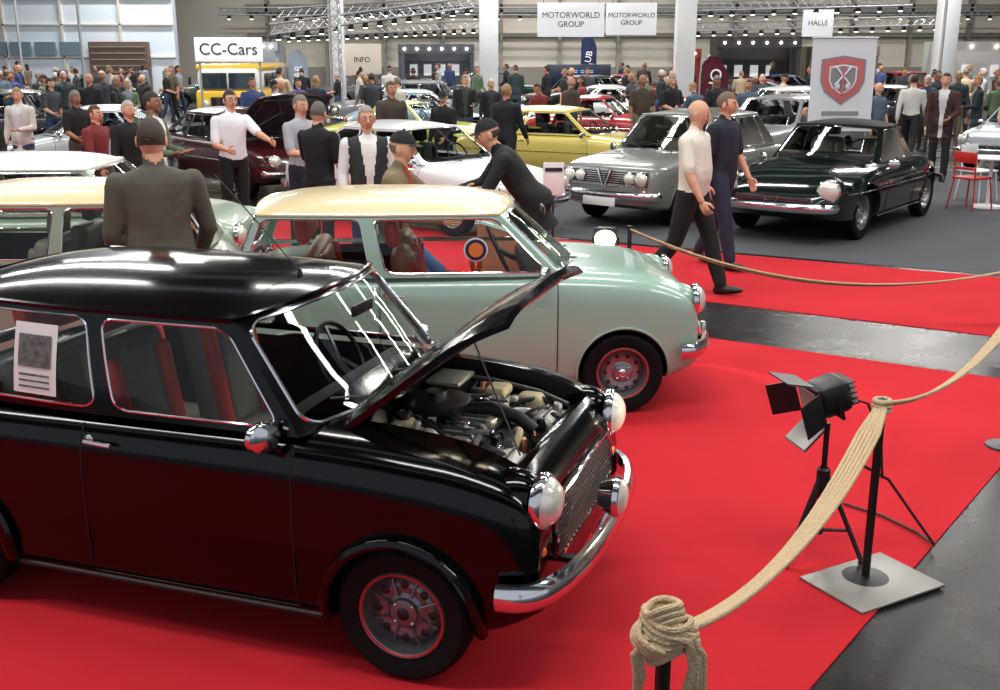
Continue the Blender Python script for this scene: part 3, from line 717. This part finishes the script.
person('standing_man',-1.86,11.2,60,dict(sleeve='short',arm=((20,10,80,25),(8,10,30,10)),head=(15,12),belly=.02),(18,18,20),(25,25,30),hair=(96,90,84),h=1.76)
person('standing_man',-2.25,12.4,-35,dict(sleeve='short',arm=((8,10,30,10),(15,10,70,25)),head=(-10,6)),(165,168,175),(35,38,50),hair=(120,112,105),h=1.78)
person('standing_man',-1.25,10.3,-75,dict(arm=((3,10,14,2),(3,10,14,2)),inner=True,belly=.02,glasses=True,slim=1.02),(44,46,48),(45,60,95),hair=(150,140,130),h=1.76,sleeve=(222,222,222),inner=(225,225,222))
person('perching_man',-.84,8.30,-8,dict(lean=8,hip=(52,44),knee=(46,40),arm=((50,12,50,5),(25,10,60,10)),hair='cap',coat=.02,inner=True,head=(-10,4)),(122,108,82),(58,84,130),hair=(110,100,90),h=1.80,inner=(150,60,45))
person('leaning_man',.32,9.35,-178,dict(lean=38,hip=(14,-2),knee=(16,14),arm=((30,8,50,20),(35,8,40,10)),hair='cap',coat=.03,belly=.02,head=(10,4),slim=1.08),(22,22,25),(24,26,32),hair=(60,50,45),h=1.84)
person('walking_man',1.80,10.1,-32,dict(sleeve='short',hip=(20,-14),knee=(5,22),arm=((-14,8,10,0),(14,8,14,5)),belly=.035,hair='bald',head=(5,8),slim=1.1,grip=.5),(226,220,206),(24,24,26),hair=(176,168,158),h=1.87)
person('walking_man',2.33,11.4,-40,dict(sleeve='short',hip=(-10,16),knee=(18,6),arm=((10,8,22,5),(-8,8,14,0)),hair='short',head=(10,4),belly=.02,slim=1.08),(30,34,48),(34,40,60),hair=(110,92,76),h=1.87)
person('standing_man',7.75,19.3,-120,dict(arm=((10,10,60,25),(5,10,20,5)),inner=True,coat=.015),(62,36,34),(30,30,34),hair=(45,35,30),h=1.88,inner=(200,200,205))
poses=[dict(),dict(arm=((10,10,75,30),(4,9,12,0)),coat=.012,inner=True,head=(20,8)),dict(sleeve='short',arm=((14,10,60,20),(14,10,60,20)),belly=.03,head=(-25,4)),dict(hip=(20,-14),knee=(5,22),arm=((-16,8,12,0),(16,8,20,0))),
 dict(sleeve='short',hair='bald',belly=.03),dict(hair='long',slim=.88,arm=((8,8,50,20),(4,8,12,0))),dict(hair='cap',coat=.012,arm=((8,8,40,20),(4,8,12,0)),head=(25,10)),dict(hair='beard',coat=.012,inner=True,arm=((8,10,80,30),(8,10,80,30))),dict(hair='long',slim=.86,sleeve='short',hip=(12,-8),knee=(4,14),arm=((-8,8,12,0),(10,8,60,10))),
 dict(lean=14,hip=(8,-4),knee=(6,10),arm=((25,8,70,20),(20,8,30,10)),head=(0,18),belly=.02)]
tops=[(28,30,36),(60,64,70),(170,172,176),(40,52,80),(110,100,86),(24,24,26),(120,44,44),(80,96,112),(205,202,195),(70,60,52),(46,60,62),(30,30,34),(36,38,46),(150,160,175),(92,110,84),(190,170,140),(56,74,120)]
pan=[(30,32,38),(50,64,94),(24,24,28),(70,66,60),(120,108,90)]
hairs=[(45,36,30),(120,112,105),(80,60,42),(175,168,160),(30,26,24),(150,118,80)]
rnd=random.Random(11)
crowd=[(-7.4,17.0,-100,1),(-3.85,12.2,-10,7),(-2.5,15.0,200,1),(-1.7,17.3,-60,0),(-.9,17.6,-120,6),(-.76,23.9,-80,1),(-.2,24.5,-90,1),(.28,23,200,0),(.1,17.4,60,3),(2.9,22.6,-80,4),(3.6,23.2,-60,2),
 (3.6,27.5,-70,5),(5.2,23.2,-110,0),(6.6,28,-80,2),(7.6,23.4,100,6),(7.9,22.9,-100,1),(8.5,22.8,60,3),(7.1,20.8,-60,4),(10.6,25.7,-90,0),(9.0,19.3,-120,2),
 (-12.6,28,-80,2),(-10.6,27,-60,0),(-9.3,26,-90,3),(-8.4,25,-60,1),(-5.0,22.4,-60,0),(-4.7,23.2,200,6),(-4.2,21.3,-90,4),(-10.9,18.4,-70,1),(-9.4,17.6,-30,0),(-4.35,12.9,-40,0),(-5.0,13.6,-20,3),(-6.3,13.4,-60,5),(-7.2,12.2,-30,1),(-6.3,16.4,-40,8)]
BOXES.append((-7.05,27.0,math.atan2(31.0,-8.0),4.2,.95))
for i in range(250):
    ry=rnd.choice([22.6,23.2,25.0,25.8,27.6,28.4,29.0,34.0,34.8,35.4,41,42,47.8]); crowd.append((rnd.uniform(-.5,.5)*ry,ry+rnd.uniform(-.4,.4),rnd.uniform(0,360),rnd.randrange(10)))
for x,y,a,p in crowd:
    if hit((x,y,0,.26,.26)): continue
    nm='walking_visitor' if p in(3,8) else 'standing_visitor'
    person(nm,x,y,a,poses[p],rnd.choice(tops),rnd.choice(pan),hair=rnd.choice(hairs),skin=rnd.choice([0,0,1,1,2]),h=rnd.uniform(1.60,1.84),key='c%d'%p,inner=rnd.choice([(220,220,220),(120,130,150),(60,60,64)]))
# =============== ENVIRONMENT
def poly(name,pts,z,m,th=.004):
    n=len(pts); v=[(x,y,0) for x,y in pts]+[(x,y,z) for x,y in pts]
    f=[tuple(range(n,2*n))]+[(k,(k+1)%n,n+(k+1)%n,n+k) for k in range(n)]
    B=MB(); B.add((v,f),m); return B.obj(name)
def floor_mat():
    m=mat('polished_dark_floor',(46,45,46),.3,bump=0,spec=.17); nt=m.node_tree; b=nt.nodes['Principled BSDF']
    tc=nt.nodes.new('ShaderNodeTexCoord'); mp=nt.nodes.new('ShaderNodeMapping'); mp.inputs['Rotation'].default_value=(0,0,math.radians(31))
    br=nt.nodes.new('ShaderNodeTexBrick'); br.offset=0; br.inputs['Scale'].default_value=1; br.inputs['Brick Width'].default_value=2.0; br.inputs['Row Height'].default_value=2.0; br.inputs['Mortar Size'].default_value=.008
    br.inputs['Color1'].default_value=(.014,.013,.013,1); br.inputs['Color2'].default_value=(.018,.017,.017,1); br.inputs['Mortar'].default_value=(.007,.007,.007,1)
    n=nt.nodes.new('ShaderNodeTexNoise'); n.inputs['Scale'].default_value=2.5; n.inputs['Detail'].default_value=6
    r=nt.nodes.new('ShaderNodeMapRange'); r.inputs['From Min'].default_value=.3; r.inputs['From Max'].default_value=.7; r.inputs['To Min'].default_value=.24; r.inputs['To Max'].default_value=.32
    n2=nt.nodes.new('ShaderNodeTexNoise'); n2.inputs['Scale'].default_value=160; r2=nt.nodes.new('ShaderNodeMapRange'); r2.inputs['From Min'].default_value=.66; r2.inputs['From Max'].default_value=.72; r2.inputs['To Max'].default_value=.06
    mx=nt.nodes.new('ShaderNodeMixRGB'); mx.blend_type='ADD'; mx.inputs[0].default_value=1
    nt.links.new(tc.outputs['Object'],mp.inputs[0]); nt.links.new(mp.outputs[0],br.inputs[0]); nt.links.new(tc.outputs['Object'],n.inputs['Vector']); nt.links.new(tc.outputs['Object'],n2.inputs['Vector'])
    nt.links.new(n2.outputs['Fac'],r2.inputs[0]); nt.links.new(br.outputs[0],mx.inputs[1]); nt.links.new(r2.outputs[0],mx.inputs[2])
    nt.links.new(mx.outputs[0],b.inputs['Base Color'])
    nt.links.new(n.outputs['Fac'],r.inputs[0]); nt.links.new(r.outputs[0],b.inputs['Roughness']); return m
B=MB(); B.add(([(-36,-6,0),(36,-6,0),(36,62,0),(-36,62,0)],[(0,1,2,3)]),floor_mat()); B.obj('floor')
CARP=mat('red_carpet_pile',(190,38,47),.92,bump=.25,bscale=350,var=.05,vscale=1.5,spec=.1)
GCARP=mat('grey_carpet_pile',(84,86,90),.95,bump=.2,bscale=300,var=.06,vscale=2,spec=.15)
poly('red_carpet',[(3.91,7.09),(-1.3,.3),(-14,.3),(-14,18),(-1.2,10.17)],.008,CARP)
poly('red_carpet',[(9,5.5),(9,8.8),(-6,16.7),(-9.5,16.6)],.006,CARP)
poly('grey_carpet',[(16,5.5),(16,21),(.2,21),(.2,13.6),(9.1,8.85),(9.1,5.5)],.005,GCARP)
WALLG=mat('hall_wall_beige',(204,198,186),.85,var=.05,vscale=.4)
WALLW=mat('hall_wall_white',(210,222,232),.8,var=.03,vscale=.5)
WALLD=mat('hall_wall_dark',(142,138,130),.85,var=.1,vscale=.5)
STEEL=mat('truss_aluminium',(178,180,184),.4,.6)
LAMP=mat('lamp_glow',(255,246,228),.5,emit=9)
def bx(B,x0,x1,y0,y1,z0,z1,m,bv=0): B.add(box(((x0+x1)/2,(y0+y1)/2,(z0+z1)/2),(x1-x0,y1-y0,z1-z0),bv),m)
B=MB(); bx(B,-36,36,58,58.5,0,10,WALLG); bx(B,-13,36,57.7,58,2.9,3.1,WALLD); bx(B,-13,36,57.6,58,4.1,4.5,WALLD); bx(B,-13,36,57.8,58,0,1.4,WALLD)
for i in range(16): bx(B,-12+3*i,-11.85+3*i,57.6,58,0,10,WALLD)
B.obj('wall_back')
B=MB(); bx(B,-33,-14.5,50,50.5,0,10,WALLW)
for i in range(7): bx(B,-32.5+2.6*i,-32.4+2.6*i,49.9,50,0,10,WALLG)
for z in(1.9,3.3,4.4): bx(B,-33,-14.5,49.9,50,z,z+.07,WALLG)
for i in range(5):
    bx(B,-24+1.1*i,-23.1+1.1*i,49.85,50,2.0,2.6,mat('pale_window',(110,130,145),.2))
B.obj('wall_left_wing')
B=MB(); bx(B,-18.2,-15.6,49.5,49.9,0,2.6,mat('gate_brown',(104,84,74),.7))
for i in range(9): bx(B,-18.1,-15.7,49.45,49.5,.2+.27*i,.24+.27*i,WALLD)
B.obj('door_1')
B=MB(); bx(B,35,35.5,-6,58,0,10,WALLG); B.obj('wall_right')
B=MB(); bx(B,-35.5,-35,-6,58,0,10,WALLW); B.obj('wall_left')
CEIL=mat('ceiling_dark',(70,72,76),.8)
B=MB()
for i in range(11): bx(B,-36,36,-6+6*i,-6+6*i+4.9,9.8,10.0,CEIL)  # unseen slabs, gapped to let world light in and streak car-roof reflections
for i in range(9): bx(B,-32+8*i-.15,-32+8*i+.15,-6,60,9.2,9.8,STEEL)
B.obj('ceiling')
PIL=mat('pillar_white',(226,228,230),.7,var=.03)
for x,y,w in PILP:
    B=MB(); bx(B,x-w/2,x+w/2,y-w/2,y+w/2,0,9.8,PIL,.04); bx(B,x-w/2-.06,x+w/2+.06,y-w/2-.06,y+w/2+.06,0,.5,STEEL); B.obj('pillar')
def truss(name,p,q,w=.35,lamps=0):
    B=MB(); p=V(p);q=V(q); d=(q-p); n=max(2,int(d.length/w)); u=V((0,0,1)); s=d.normalized().cross(u).normalized() if abs(d.normalized().z)<.9 else V((1,0,0))
    if abs(d.normalized().z)>.9: u=V((0,1,0))
    cs=[s*w/2+u*w/2,-s*w/2+u*w/2,-s*w/2-u*w/2,s*w/2-u*w/2]
    for c in cs: B.add(tube([p+c,q+c],.03,6),STEEL)
    for i in range(n):
        a=p+d*(i/n); b=p+d*((i+1)/n)
        for k in range(4): B.add(tube([a+cs[k],b+cs[(k+1)%4]],.014,4),STEEL)
    for i in range(lamps):
        a=p+d*((i+.5)/lamps)-V((0,0,w*.5+.1)); B.add(lathe([(.05,.12),(.09,.08),(.11,-.08),(.10,-.10)],10,axis='z'),DARK,Matrix.Translation(a)); B.add(ball(a-V((0,0,.08)),(.10,.10,.05),10,6),LAMP)
    return B.obj(name)
truss('lighting_truss',(-8.2,40.2,2.95),(-.9,40.2,3.9),.35,14)
truss('lighting_truss',(-10,52,3.0),(-1,52,3.4),.35,20)
truss('lighting_truss',(-9,46,3.7),(-.9,46,4.2),.35,14)
truss('lighting_truss',(7.6,49,3.2),(20,49,3.5),.35,18)
truss('lighting_truss',(7.8,44,3.9),(16,44,4.1),.35,10)
truss('lighting_truss',(-14,56,4.1),(26,56,4.1),.35,36)
truss('truss_tower',(-5.3,36,0),(-5.3,36,5.5),.3)
for p in((-18,42),(-14.2,38),(14.2,36)):
    B=MB(); B.add(tube([(p[0],p[1],0),(p[0],p[1],6)],.05,8),STEEL); B.add(box((p[0],p[1],.03),(.6,.6,.06),.01),STEEL); B.obj('steel_mast')
def text(name,s,loc,size,m,parent=None,rz=0):
    c=D.curves.new(name,'FONT'); c.body=s; c.size=size; c.align_x='CENTER'; c.align_y='CENTER'; c.extrude=.004
    o=D.objects.new(name,c); S.collection.objects.link(o); o.location=loc; o.rotation_euler=(math.pi/2,0,rz); c.materials.append(m)
    if parent: o.parent=parent
    return o
SIGNW=mat('sign_white',(236,238,240),.6,emit=.3)  # faint emission added so unlit white boards and lettering look lit
INK=mat('sign_ink',(25,28,40),.6)
def sign(name,x0,x1,y,z0,z1,txt,sz,post=None,m=SIGNW,ink=INK,hang=True):
    e=D.objects.new(name,None); S.collection.objects.link(e)
    B=MB(); bx(B,x0,x1,y,y+.06,z0,z1,m,.01); 
    if hang:
        for x in(x0+.2,x1-.2): B.add(tube([(x,y+.03,z1),(x,y+.03,9.6)],.01,5),DARK)
    else:
        for x in(x0+.1,x1-.1): B.add(tube([(x,y+.08,0),(x,y+.08,z1)],.03,6),STEEL)
    o=B.obj('board'); o.parent=e
    for i,t in enumerate(txt): text('lettering',t,((x0+x1)/2,y-.012,(z0+z1)/2+(len(txt)-1)*sz*.55-i*sz*1.1),sz,ink,e)
    return e
sign('hanging_sign',1.28,3.56,38.5,2.68,3.80,['MOTORWORLD','GROUP'],.27)
sign('hanging_sign',3.64,5.36,38.6,2.74,3.80,['MOTORWORLD','GROUP'],.22)
sign('exhibitor_sign',-8.35,-6.5,30.6,1.94,2.58,['CC-Cars'],.44,hang=False)
sign('hanging_sign',12.9,14.2,48,2.8,3.9,['HALLE'],.3)
sign('exhibitor_sign',-6.6,-5.0,47,1.2,2.5,['INFO'],.3,hang=False,m=mat('sign_cream',(215,205,190),.6,emit=.1))
sign('digital_screen',1.7,4.0,40.2,.9,1.75,['=== ===','== ===='],.28,hang=False,m=mat('screen_navy',(20,28,52),.3,emit=.3),ink=mat('screen_text',(120,170,220),.3,emit=1))
for x0,x1,y,h,c in((9.3,12.9,49.5,2.75,(56,54,56)),(19,25,50,2.6,(190,190,188)),(13.6,16.6,50.5,2.4,(120,112,100)),(-4.6,-1.2,52,2.5,(96,100,108)),(7.9,8.9,51,2.3,(150,60,50)),(-12.5,-10,52,2.6,(160,165,172))):
    B=MB(); m=mat('booth_%d'%c[0],c,.7); bx(B,x0,x1,y,y+.2,0,h,m); bx(B,x0,x0+.15,y-1.5,y,0,h,m); bx(B,x1-.15,x1,y-1.5,y,0,h,m); bx(B,x0,x1,y-1.6,y-1.4,h-.4,h,m)
    for i in range(4): bx(B,x0+.4+i*(x1-x0-.8)/4,x0+.4+i*(x1-x0-.8)/4+.35,y-.05,y,1.1,1.6,SIGNW)
    for i in range(6): B.add(ball((x0+.3+i*(x1-x0-.6)/5,y-1.65,h-.2),.06,8,6),LAMP)
    B.obj('exhibition_booth')
e=D.objects.new('roll_up_banner',None); S.collection.objects.link(e)
B=MB(); BAN=mat('banner_fabric',(214,214,218),.8,emit=.05); bx(B,-.51,.51,0,.02,.98,2.42,BAN); B.add(tube([(-.53,.01,2.43),(.53,.01,2.43)],.02,8),STEEL)
B.add(tube([(-.53,.01,.97),(.53,.01,.97)],.015,8),STEEL)
B.add(tube([(0,.07,0),(0,.07,2.43)],.02,8),STEEL); B.add(box((0,.07,.02),(.7,.4,.04),.01),STEEL)
SH=mat('shield_red',(196,104,106),.7); SD=mat('shield_grey',(140,138,142),.7)
def shield(k,yo,m):
    pts=[(-.36,.30),(0,.36),(.36,.30),(.36,-.05),(.28,-.22),(0,-.42),(-.28,-.22),(-.36,-.05)]
    B.add(([(a*k,-.006-yo,1.80+b*k) for a,b in pts],[tuple(range(8))]),m)
shield(1,0,SD); shield(.92,.003,SH); shield(.62,.006,BAN); shield(.55,.009,SD)
B.add(tube([(0,-.03,1.55),(0,-.03,2.0)],.02,6),SH)
for a in(-1,1): B.add(tube([(-.12*a,-.03,1.7),(.12*a,-.03,1.98)],.016,6),BAN); B.add(ball((.08*a,-.03,1.68),(.04,.01,.05)),BAN)
B.add(box((0,-.006,1.25),(.6,.004,.07)),SD)
o=B.obj('banner_panel'); o.parent=e; e.location=(5.52,17.92,.005)
def flag(x,y,h,m,txt):
    e=D.objects.new('feather_flag',None); S.collection.objects.link(e); B=MB()
    B.add(tube([(x,y,0),(x,y,h*.8),(x+.06,y,h*.93),(x+.2,y,h)],.018,8),STEEL); B.add(box((x,y,.03),(.5,.5,.06),.02),DARK)
    def f(a,b):
        z=h*(.28+.70*b); w=.60*(1-max(0,b-.7)**2*6); return (x+.02+a*w+(.08 if b>.9 else 0)*b,y+.03*math.sin(a*5+b*6),z)
    B.add(grid(f,8,20),m); o=B.obj('flag_cloth'); o.parent=e
    t=text('flag_lettering',txt,(x+.28,y-.05,h*.62),.34,SIGNW,e); t.rotation_euler=(math.pi/2,math.radians(-80),0)
flag(4.35,24.2,2.15,mat('flag_maroon',(92,24,40),.8),'MOHO')
flag(3.1,43,2.9,mat('flag_navy',(32,44,84),.8),'CLUB')
flag(-7.0,37,2.3,mat('flag_pale',(150,165,185),.8),'CAR')
B=MB(); YB=mat('bus_yellow',(230,186,52),.35,coat=.6,emit=.0); WB=mat('bus_white',(228,228,222),.35,coat=.6)
cx,cy=-7.75,31.6
bx(B,cx-.95,cx+.95,cy,cy+4.0,.35,1.15,YB,.12); bx(B,cx-.9,cx+.9,cy+.05,cy+3.95,1.1,1.75,WB,.16); bx(B,cx-.96,cx+.96,cy+.2,cy+3.8,1.68,1.86,YB,.08)
BG=mat('bus_glass',(40,50,58),.1,coat=1)
bx(B,cx-.78,cx-.03,cy+.02,cy+.06,1.18,1.62,BG); bx(B,cx+.03,cx+.78,cy+.02,cy+.06,1.18,1.62,BG)
for s in(-1,1):
    B.add(ball((cx+s*.65,cy-.0,.75),(.12,.05,.12)),LENS); B.add(box((cx+s*1.1,cy+.1,1.4),(.08,.04,.22),.02),DARK)
    for yy in(.8,3.1): B.add(lathe([(.2,-.1),(.36,-.1),(.38,0),(.36,.1),(.2,.1),(.001,.08)],20,axis='x',sgn=s),TIRE,Matrix.Translation((cx+s*.85,cy+yy,.38)))
    for k in range(3): bx(B,cx+s*.93-.01,cx+s*.93+.01,cy+.7+k*1.05,cy+1.6+k*1.05,1.22,1.6,BG)
B.add(box((cx,cy-.06,.42),(1.9,.1,.14),.03),CHROME); bx(B,cx-.5,cx+.5,cy-.03,cy+.02,.62,.95,DARK)
for i in range(6): bx(B,cx-.48,cx+.48,cy-.05,cy-.03,.65+.05*i,.67+.05*i,CHROME)
B.obj('vintage_bus')
# ---------- ropes and posts
ROPE=mat('beige_rope',(196,172,136),.85,bump=.6,bscale=140,var=.16,vscale=70)
POST=mat('post_black',(14,14,15),.4)
def post(x,y,h,name='rope_barrier_post'):
    B=MB(); B.add(lathe([(.018,0),(.018,h-.02),(.022,h-.02),(.024,h),(.001,h+.008)],14,axis='z'),POST)
    B.add(lathe([(.001,.02),(.03,.02),(.10,.012),(.105,0)],24,axis='z'),POST)
    return B.obj(name,(x,y,.008))
def ropepath(p,q,sag,n=40):
    p=V(p);q=V(q); return [p.lerp(q,t)-V((0,0,4*sag*t*(1-t))) for t in [i/n for i in range(n+1)]]
def strands(B,pts,w=.052,k=5,r=.0082):
    n=len(pts)
    for j in range(k):
        off=(j/(k-1)-.5)*w; L=[]
        for i in range(n):
            t=(pts[min(i+1,n-1)]-pts[max(i-1,0)]).normalized(); s=t.cross(V((0,0,1)))
            if s.length<.2: s=V((1,0,0))
            s.normalize(); u=s.cross(t); tw=.25*math.sin(i*.12)+.35
            pinch=min(1,.45+min(i,n-1-i)*.14)
            L.append(pts[i]+(s*math.cos(tw)+u*math.sin(tw))*off*pinch)
        B.add(tube(L,r,8),ROPE)
P1=V((.375,2.2,.985)); P2=V((1.605,4.31,.82)); P3=V((2.95,5.95,.86))
post(P1.x,P1.y,.98); post(P2.x,P2.y,.83); post(P3.x,P3.y,.86)
B=MB(); strands(B,ropepath(P1+V((.03,.04,-.04)),P2+V((0,0,-.01)),.175),.080,6,.0082)
def loop(c,rx,ry,tilt,az,r,wob=0,n=30,ns=3):
    R=Matrix.Rotation(az,3,'Z')@Matrix.Rotation(tilt,3,'X')
    for s in range(ns):
        off=(s-(ns-1)/2)*r*1.7
        B.add(tube([V(c)+R@V((rx*math.cos(a),ry*math.sin(a),off+wob*math.sin(2*a))) for a in [2*math.pi*j/n for j in range(n)]],r,8,closed=True),ROPE)
loop(P1+V((0,0,-.045)),.050,.048,-.28,1.2,.0085,.008,ns=3)
loop(P1+V((0,0,.0)),.056,.052,.22,2.1,.0085,.007,ns=4)
loop(P1+V((-.004,0,.035)),.042,.040,-.35,.9,.0085,.006)
loop(P1+V((-.012,-.01,-.015)),.060,.046,.75,.5,.0085,.008)
loop(P1+V((.012,-.01,-.015)),.058,.048,-.62,.2,.0085,.01)
tail=[P1+V((.050,-.04,.0)),P1+V((.074,-.045,-.05)),P1+V((.078,-.035,-.14)),P1+V((.090,-.02,-.26)),P1+V((.082,-.03,-.42))]
strands(B,tail,.03,3,.009)
tail=[P1+V((.045,-.05,-.01)),P1+V((.062,-.05,-.07)),P1+V((.050,-.045,-.13)),P1+V((.060,-.04,-.20))]
strands(B,tail,.025,3,.008)
tail=[P1+V((-.045,-.04,.0)),P1+V((-.068,-.035,-.05)),P1+V((-.058,-.03,-.11)),P1+V((-.062,-.02,-.16))]
strands(B,tail,.026,3,.008)
B.obj('barrier_rope')
B=MB(); strands(B,ropepath(P2,P3,.15)); 
for i in range(3): B.add(tube([(P2.x+.03*math.cos(a),P2.y+.03*math.sin(a),P2.z-.03+.02*i) for a in [2*math.pi*j/16 for j in range(16)]],.012,8,closed=True),ROPE)
B.obj('barrier_rope')
P4=V((1.12,9.25,.76)); P5=V((4.35,8.35,.66))
post(P4.x,P4.y,.78); post(P5.x,P5.y,.70)
B=MB(); strands(B,ropepath(P4,P5,.33)); B.obj('barrier_rope')
def tripod_lamp(name,x,y,z,ang,h,tilt=-15,glow=None):
    e=MB(); M=Matrix.Translation((x,y,0.008))@Matrix.Rotation(math.radians(ang),4,'Z')
    e.add(tube([(0,0,.25),(0,0,h-.08)],.013,8),POST,M); e.add(tube([(0,0,.12),(0,0,.40)],.02,8),POST,M); e.add(lathe([(.03,.38),(.03,.43),(.02,.44)],10,axis='z'),POST,M)
    for a in(20,140,260):
        c,s=math.cos(math.radians(a)),math.sin(math.radians(a))
        e.add(tube([(.02*c,.02*s,.40),(.20*c,.20*s,.02)],.012,6),POST,M); e.add(tube([(.02*c,.02*s,.14),(.13*c,.13*s,.16)],.008,5),POST,M); e.add(ball((.20*c,.20*s,.02),.018,8,6),POST,M)
    H=M@Matrix.Translation((0.0,0,h+.03))@Matrix.Rotation(math.radians(-tilt),4,'Y')
    e.add(tube([(0,.10,.02),(0,.10,-.06),(0,-.10,-.06),(0,-.10,.02)],.009,6),POST,H)
    e.add(box((0,0,.02),(.15,.16,.15),.03,3),POST,H)
    for i in range(5): e.add(box((-.085,0,-.03+.025*i),(.03,.14,.006)),POST,H)
    e.add(box((.083,0,.02),(.02,.19,.17),.008),POST,H)
    if glow: e.add(ball((.10,0,.02),(.03,.085,.07),18,10),glow,H)
    else: e.add(box((.096,0,.02),(.006,.15,.13)),LENS,H)
    if not glow:
        inn=mat('barn_door_inner',(178,175,170),.45,.3)  # pale tone paints in the lamplit look of the door insides
        for sy in(1,-1):
            e.add(box((.15,0,.02+sy*.135),(.13,.19,.005),0,2,RY(-28*sy)),POST,H); e.add(box((.15,0,.02+sy*.131),(.12,.18,.004),0,2,RY(-28*sy)),inn,H)
            e.add(box((.15,sy*.14,.02),(.13,.005,.15),0,2,RZ(28*sy)),POST,H)
    e.add(tube([(-.08,0,-.02),(-.16,.02,-.08),(-.17,.05,-.25),(-.12,.08,-.42)],.006,6),POST,H)
    return e.obj(name)
tripod_lamp('tripod_spotlight',1.45,4.52,0,192,.73,-18)
GLOW=mat('halogen_glow',(255,226,170),.5,emit=14)
tripod_lamp('tripod_spotlight',.84,8.50,0,262,.76,0,GLOW)
tripod_lamp('tripod_spotlight',4.45,8.85,0,200,.62,-10)
def spot(loc,d,en,sz=1.4):
    lt=D.lights.new('halogen_spot_light','SPOT'); lt.energy=en; lt.color=(1,.84,.60); lt.spot_size=sz; lt.shadow_soft_size=.06
    o=D.objects.new('halogen_spot_light',lt); S.collection.objects.link(o); o.location=loc; o.rotation_euler=V(d).to_track_quat('-Z','Y').to_euler()
spot((.82,8.30,.80),(-.12,-1,-.05),110,2.2); spot((1.26,4.46,.80),(-1,-.12,.02),40)
B=MB(); B.add(box((0,0,.006),(.50,.36,.012),.003),mat('steel_plate',(150,148,142),.4,.6,bump=.05)); B.obj('steel_floor_plate',(1.62,4.27,.008),29)
B=MB(); B.add(tube([(1.66,4.60,.42),(1.80,4.66,.33),(1.93,4.62,.15),(2.02,4.60,.03),(2.0,4.75,.02),(1.9,4.95,.02),(1.75,5.1,.02)],.007,6),POST); B.obj('power_cable')
RM=mat('red_metal',(186,30,30),.4)
def bchair(x,y,a,m):
    B=MB()
    for sx,sy in((-.19,-.19),(-.19,.19),(.19,-.19),(.19,.19)): B.add(tube([(sx*1.15,sy*1.15,0),(sx*.9,sy*.9,.45)]+([(sx*1.05,sy*.95,.85)] if sx<0 else []),.012,6),m)
    B.add(box((0,0,.46),(.40,.40,.03),.012),m); B.add(box((-.20,0,.76),(.02,.38,.16),.01),m); B.add(box((-.19,0,.60),(.015,.36,.04),.005),m)
    B.obj('bistro_chair',(x,y,.005),a)
bchair(6.85,15.75,30,RM); bchair(7.7,15.3,200,RM); bchair(7.35,16.7,-60,WHITE)
B=MB(); B.add(lathe([(.001,.74),(.32,.74),(.33,.725),(.32,.71),(.03,.70),(.025,.04),(.20,.03),(.21,0)],28,axis='z'),WHITE); B.obj('round_table',(7.2,15.95,.005))
B=MB(); bx(B,.62-.12,.62+.12,12.55,12.57,.62,1.0,WHITE,.003); bx(B,.52,.72,12.54,12.55,.9,.94,INK); B.add(tube([(.62,12.6,0),(.62,12.6,.9)],.012,6),POST); B.add(lathe([(.13,0),(.12,.015),(.001,.02)],20,axis='z'),POST,Matrix.Translation((.62,12.6,0)))
B.obj('info_sign_stand')
# =============== LIGHTS
for i,(x,y) in enumerate([(-9,2.5),(0,2.5),(9,2.5),(-9,9),(0,9),(9,9),(-10,17),(0,17),(10,17),(-12,27),(0,27),(12,27),(-14,39),(0,39),(14,39),(-14,48),(2,51),(18,48)]):
    l=D.lights.new('ceiling_lamp','AREA'); l.shape='RECTANGLE'; l.size=6.5; l.size_y=.5; l.energy=425 if y<20 else 1150; l.color=(1,.97,.93)
    o=D.objects.new('ceiling_lamp',l); S.collection.objects.link(o); o.location=(x,y,8.6)
w=D.worlds.new('hall_daylight'); S.world=w; w.use_nodes=True; bg=w.node_tree.nodes['Background']; bg.inputs[0].default_value=(.80,.88,1,1); bg.inputs[1].default_value=.64
cam=D.cameras.new('camera'); cam.lens=38.88; cam.sensor_width=36; cam.clip_end=300
o=D.objects.new('camera',cam); S.collection.objects.link(o); o.location=(0,0,2.25); o.rotation_euler=(math.radians(90-15.28),0,0); S.camera=o
for m in TMPM: D.materials.remove(m)
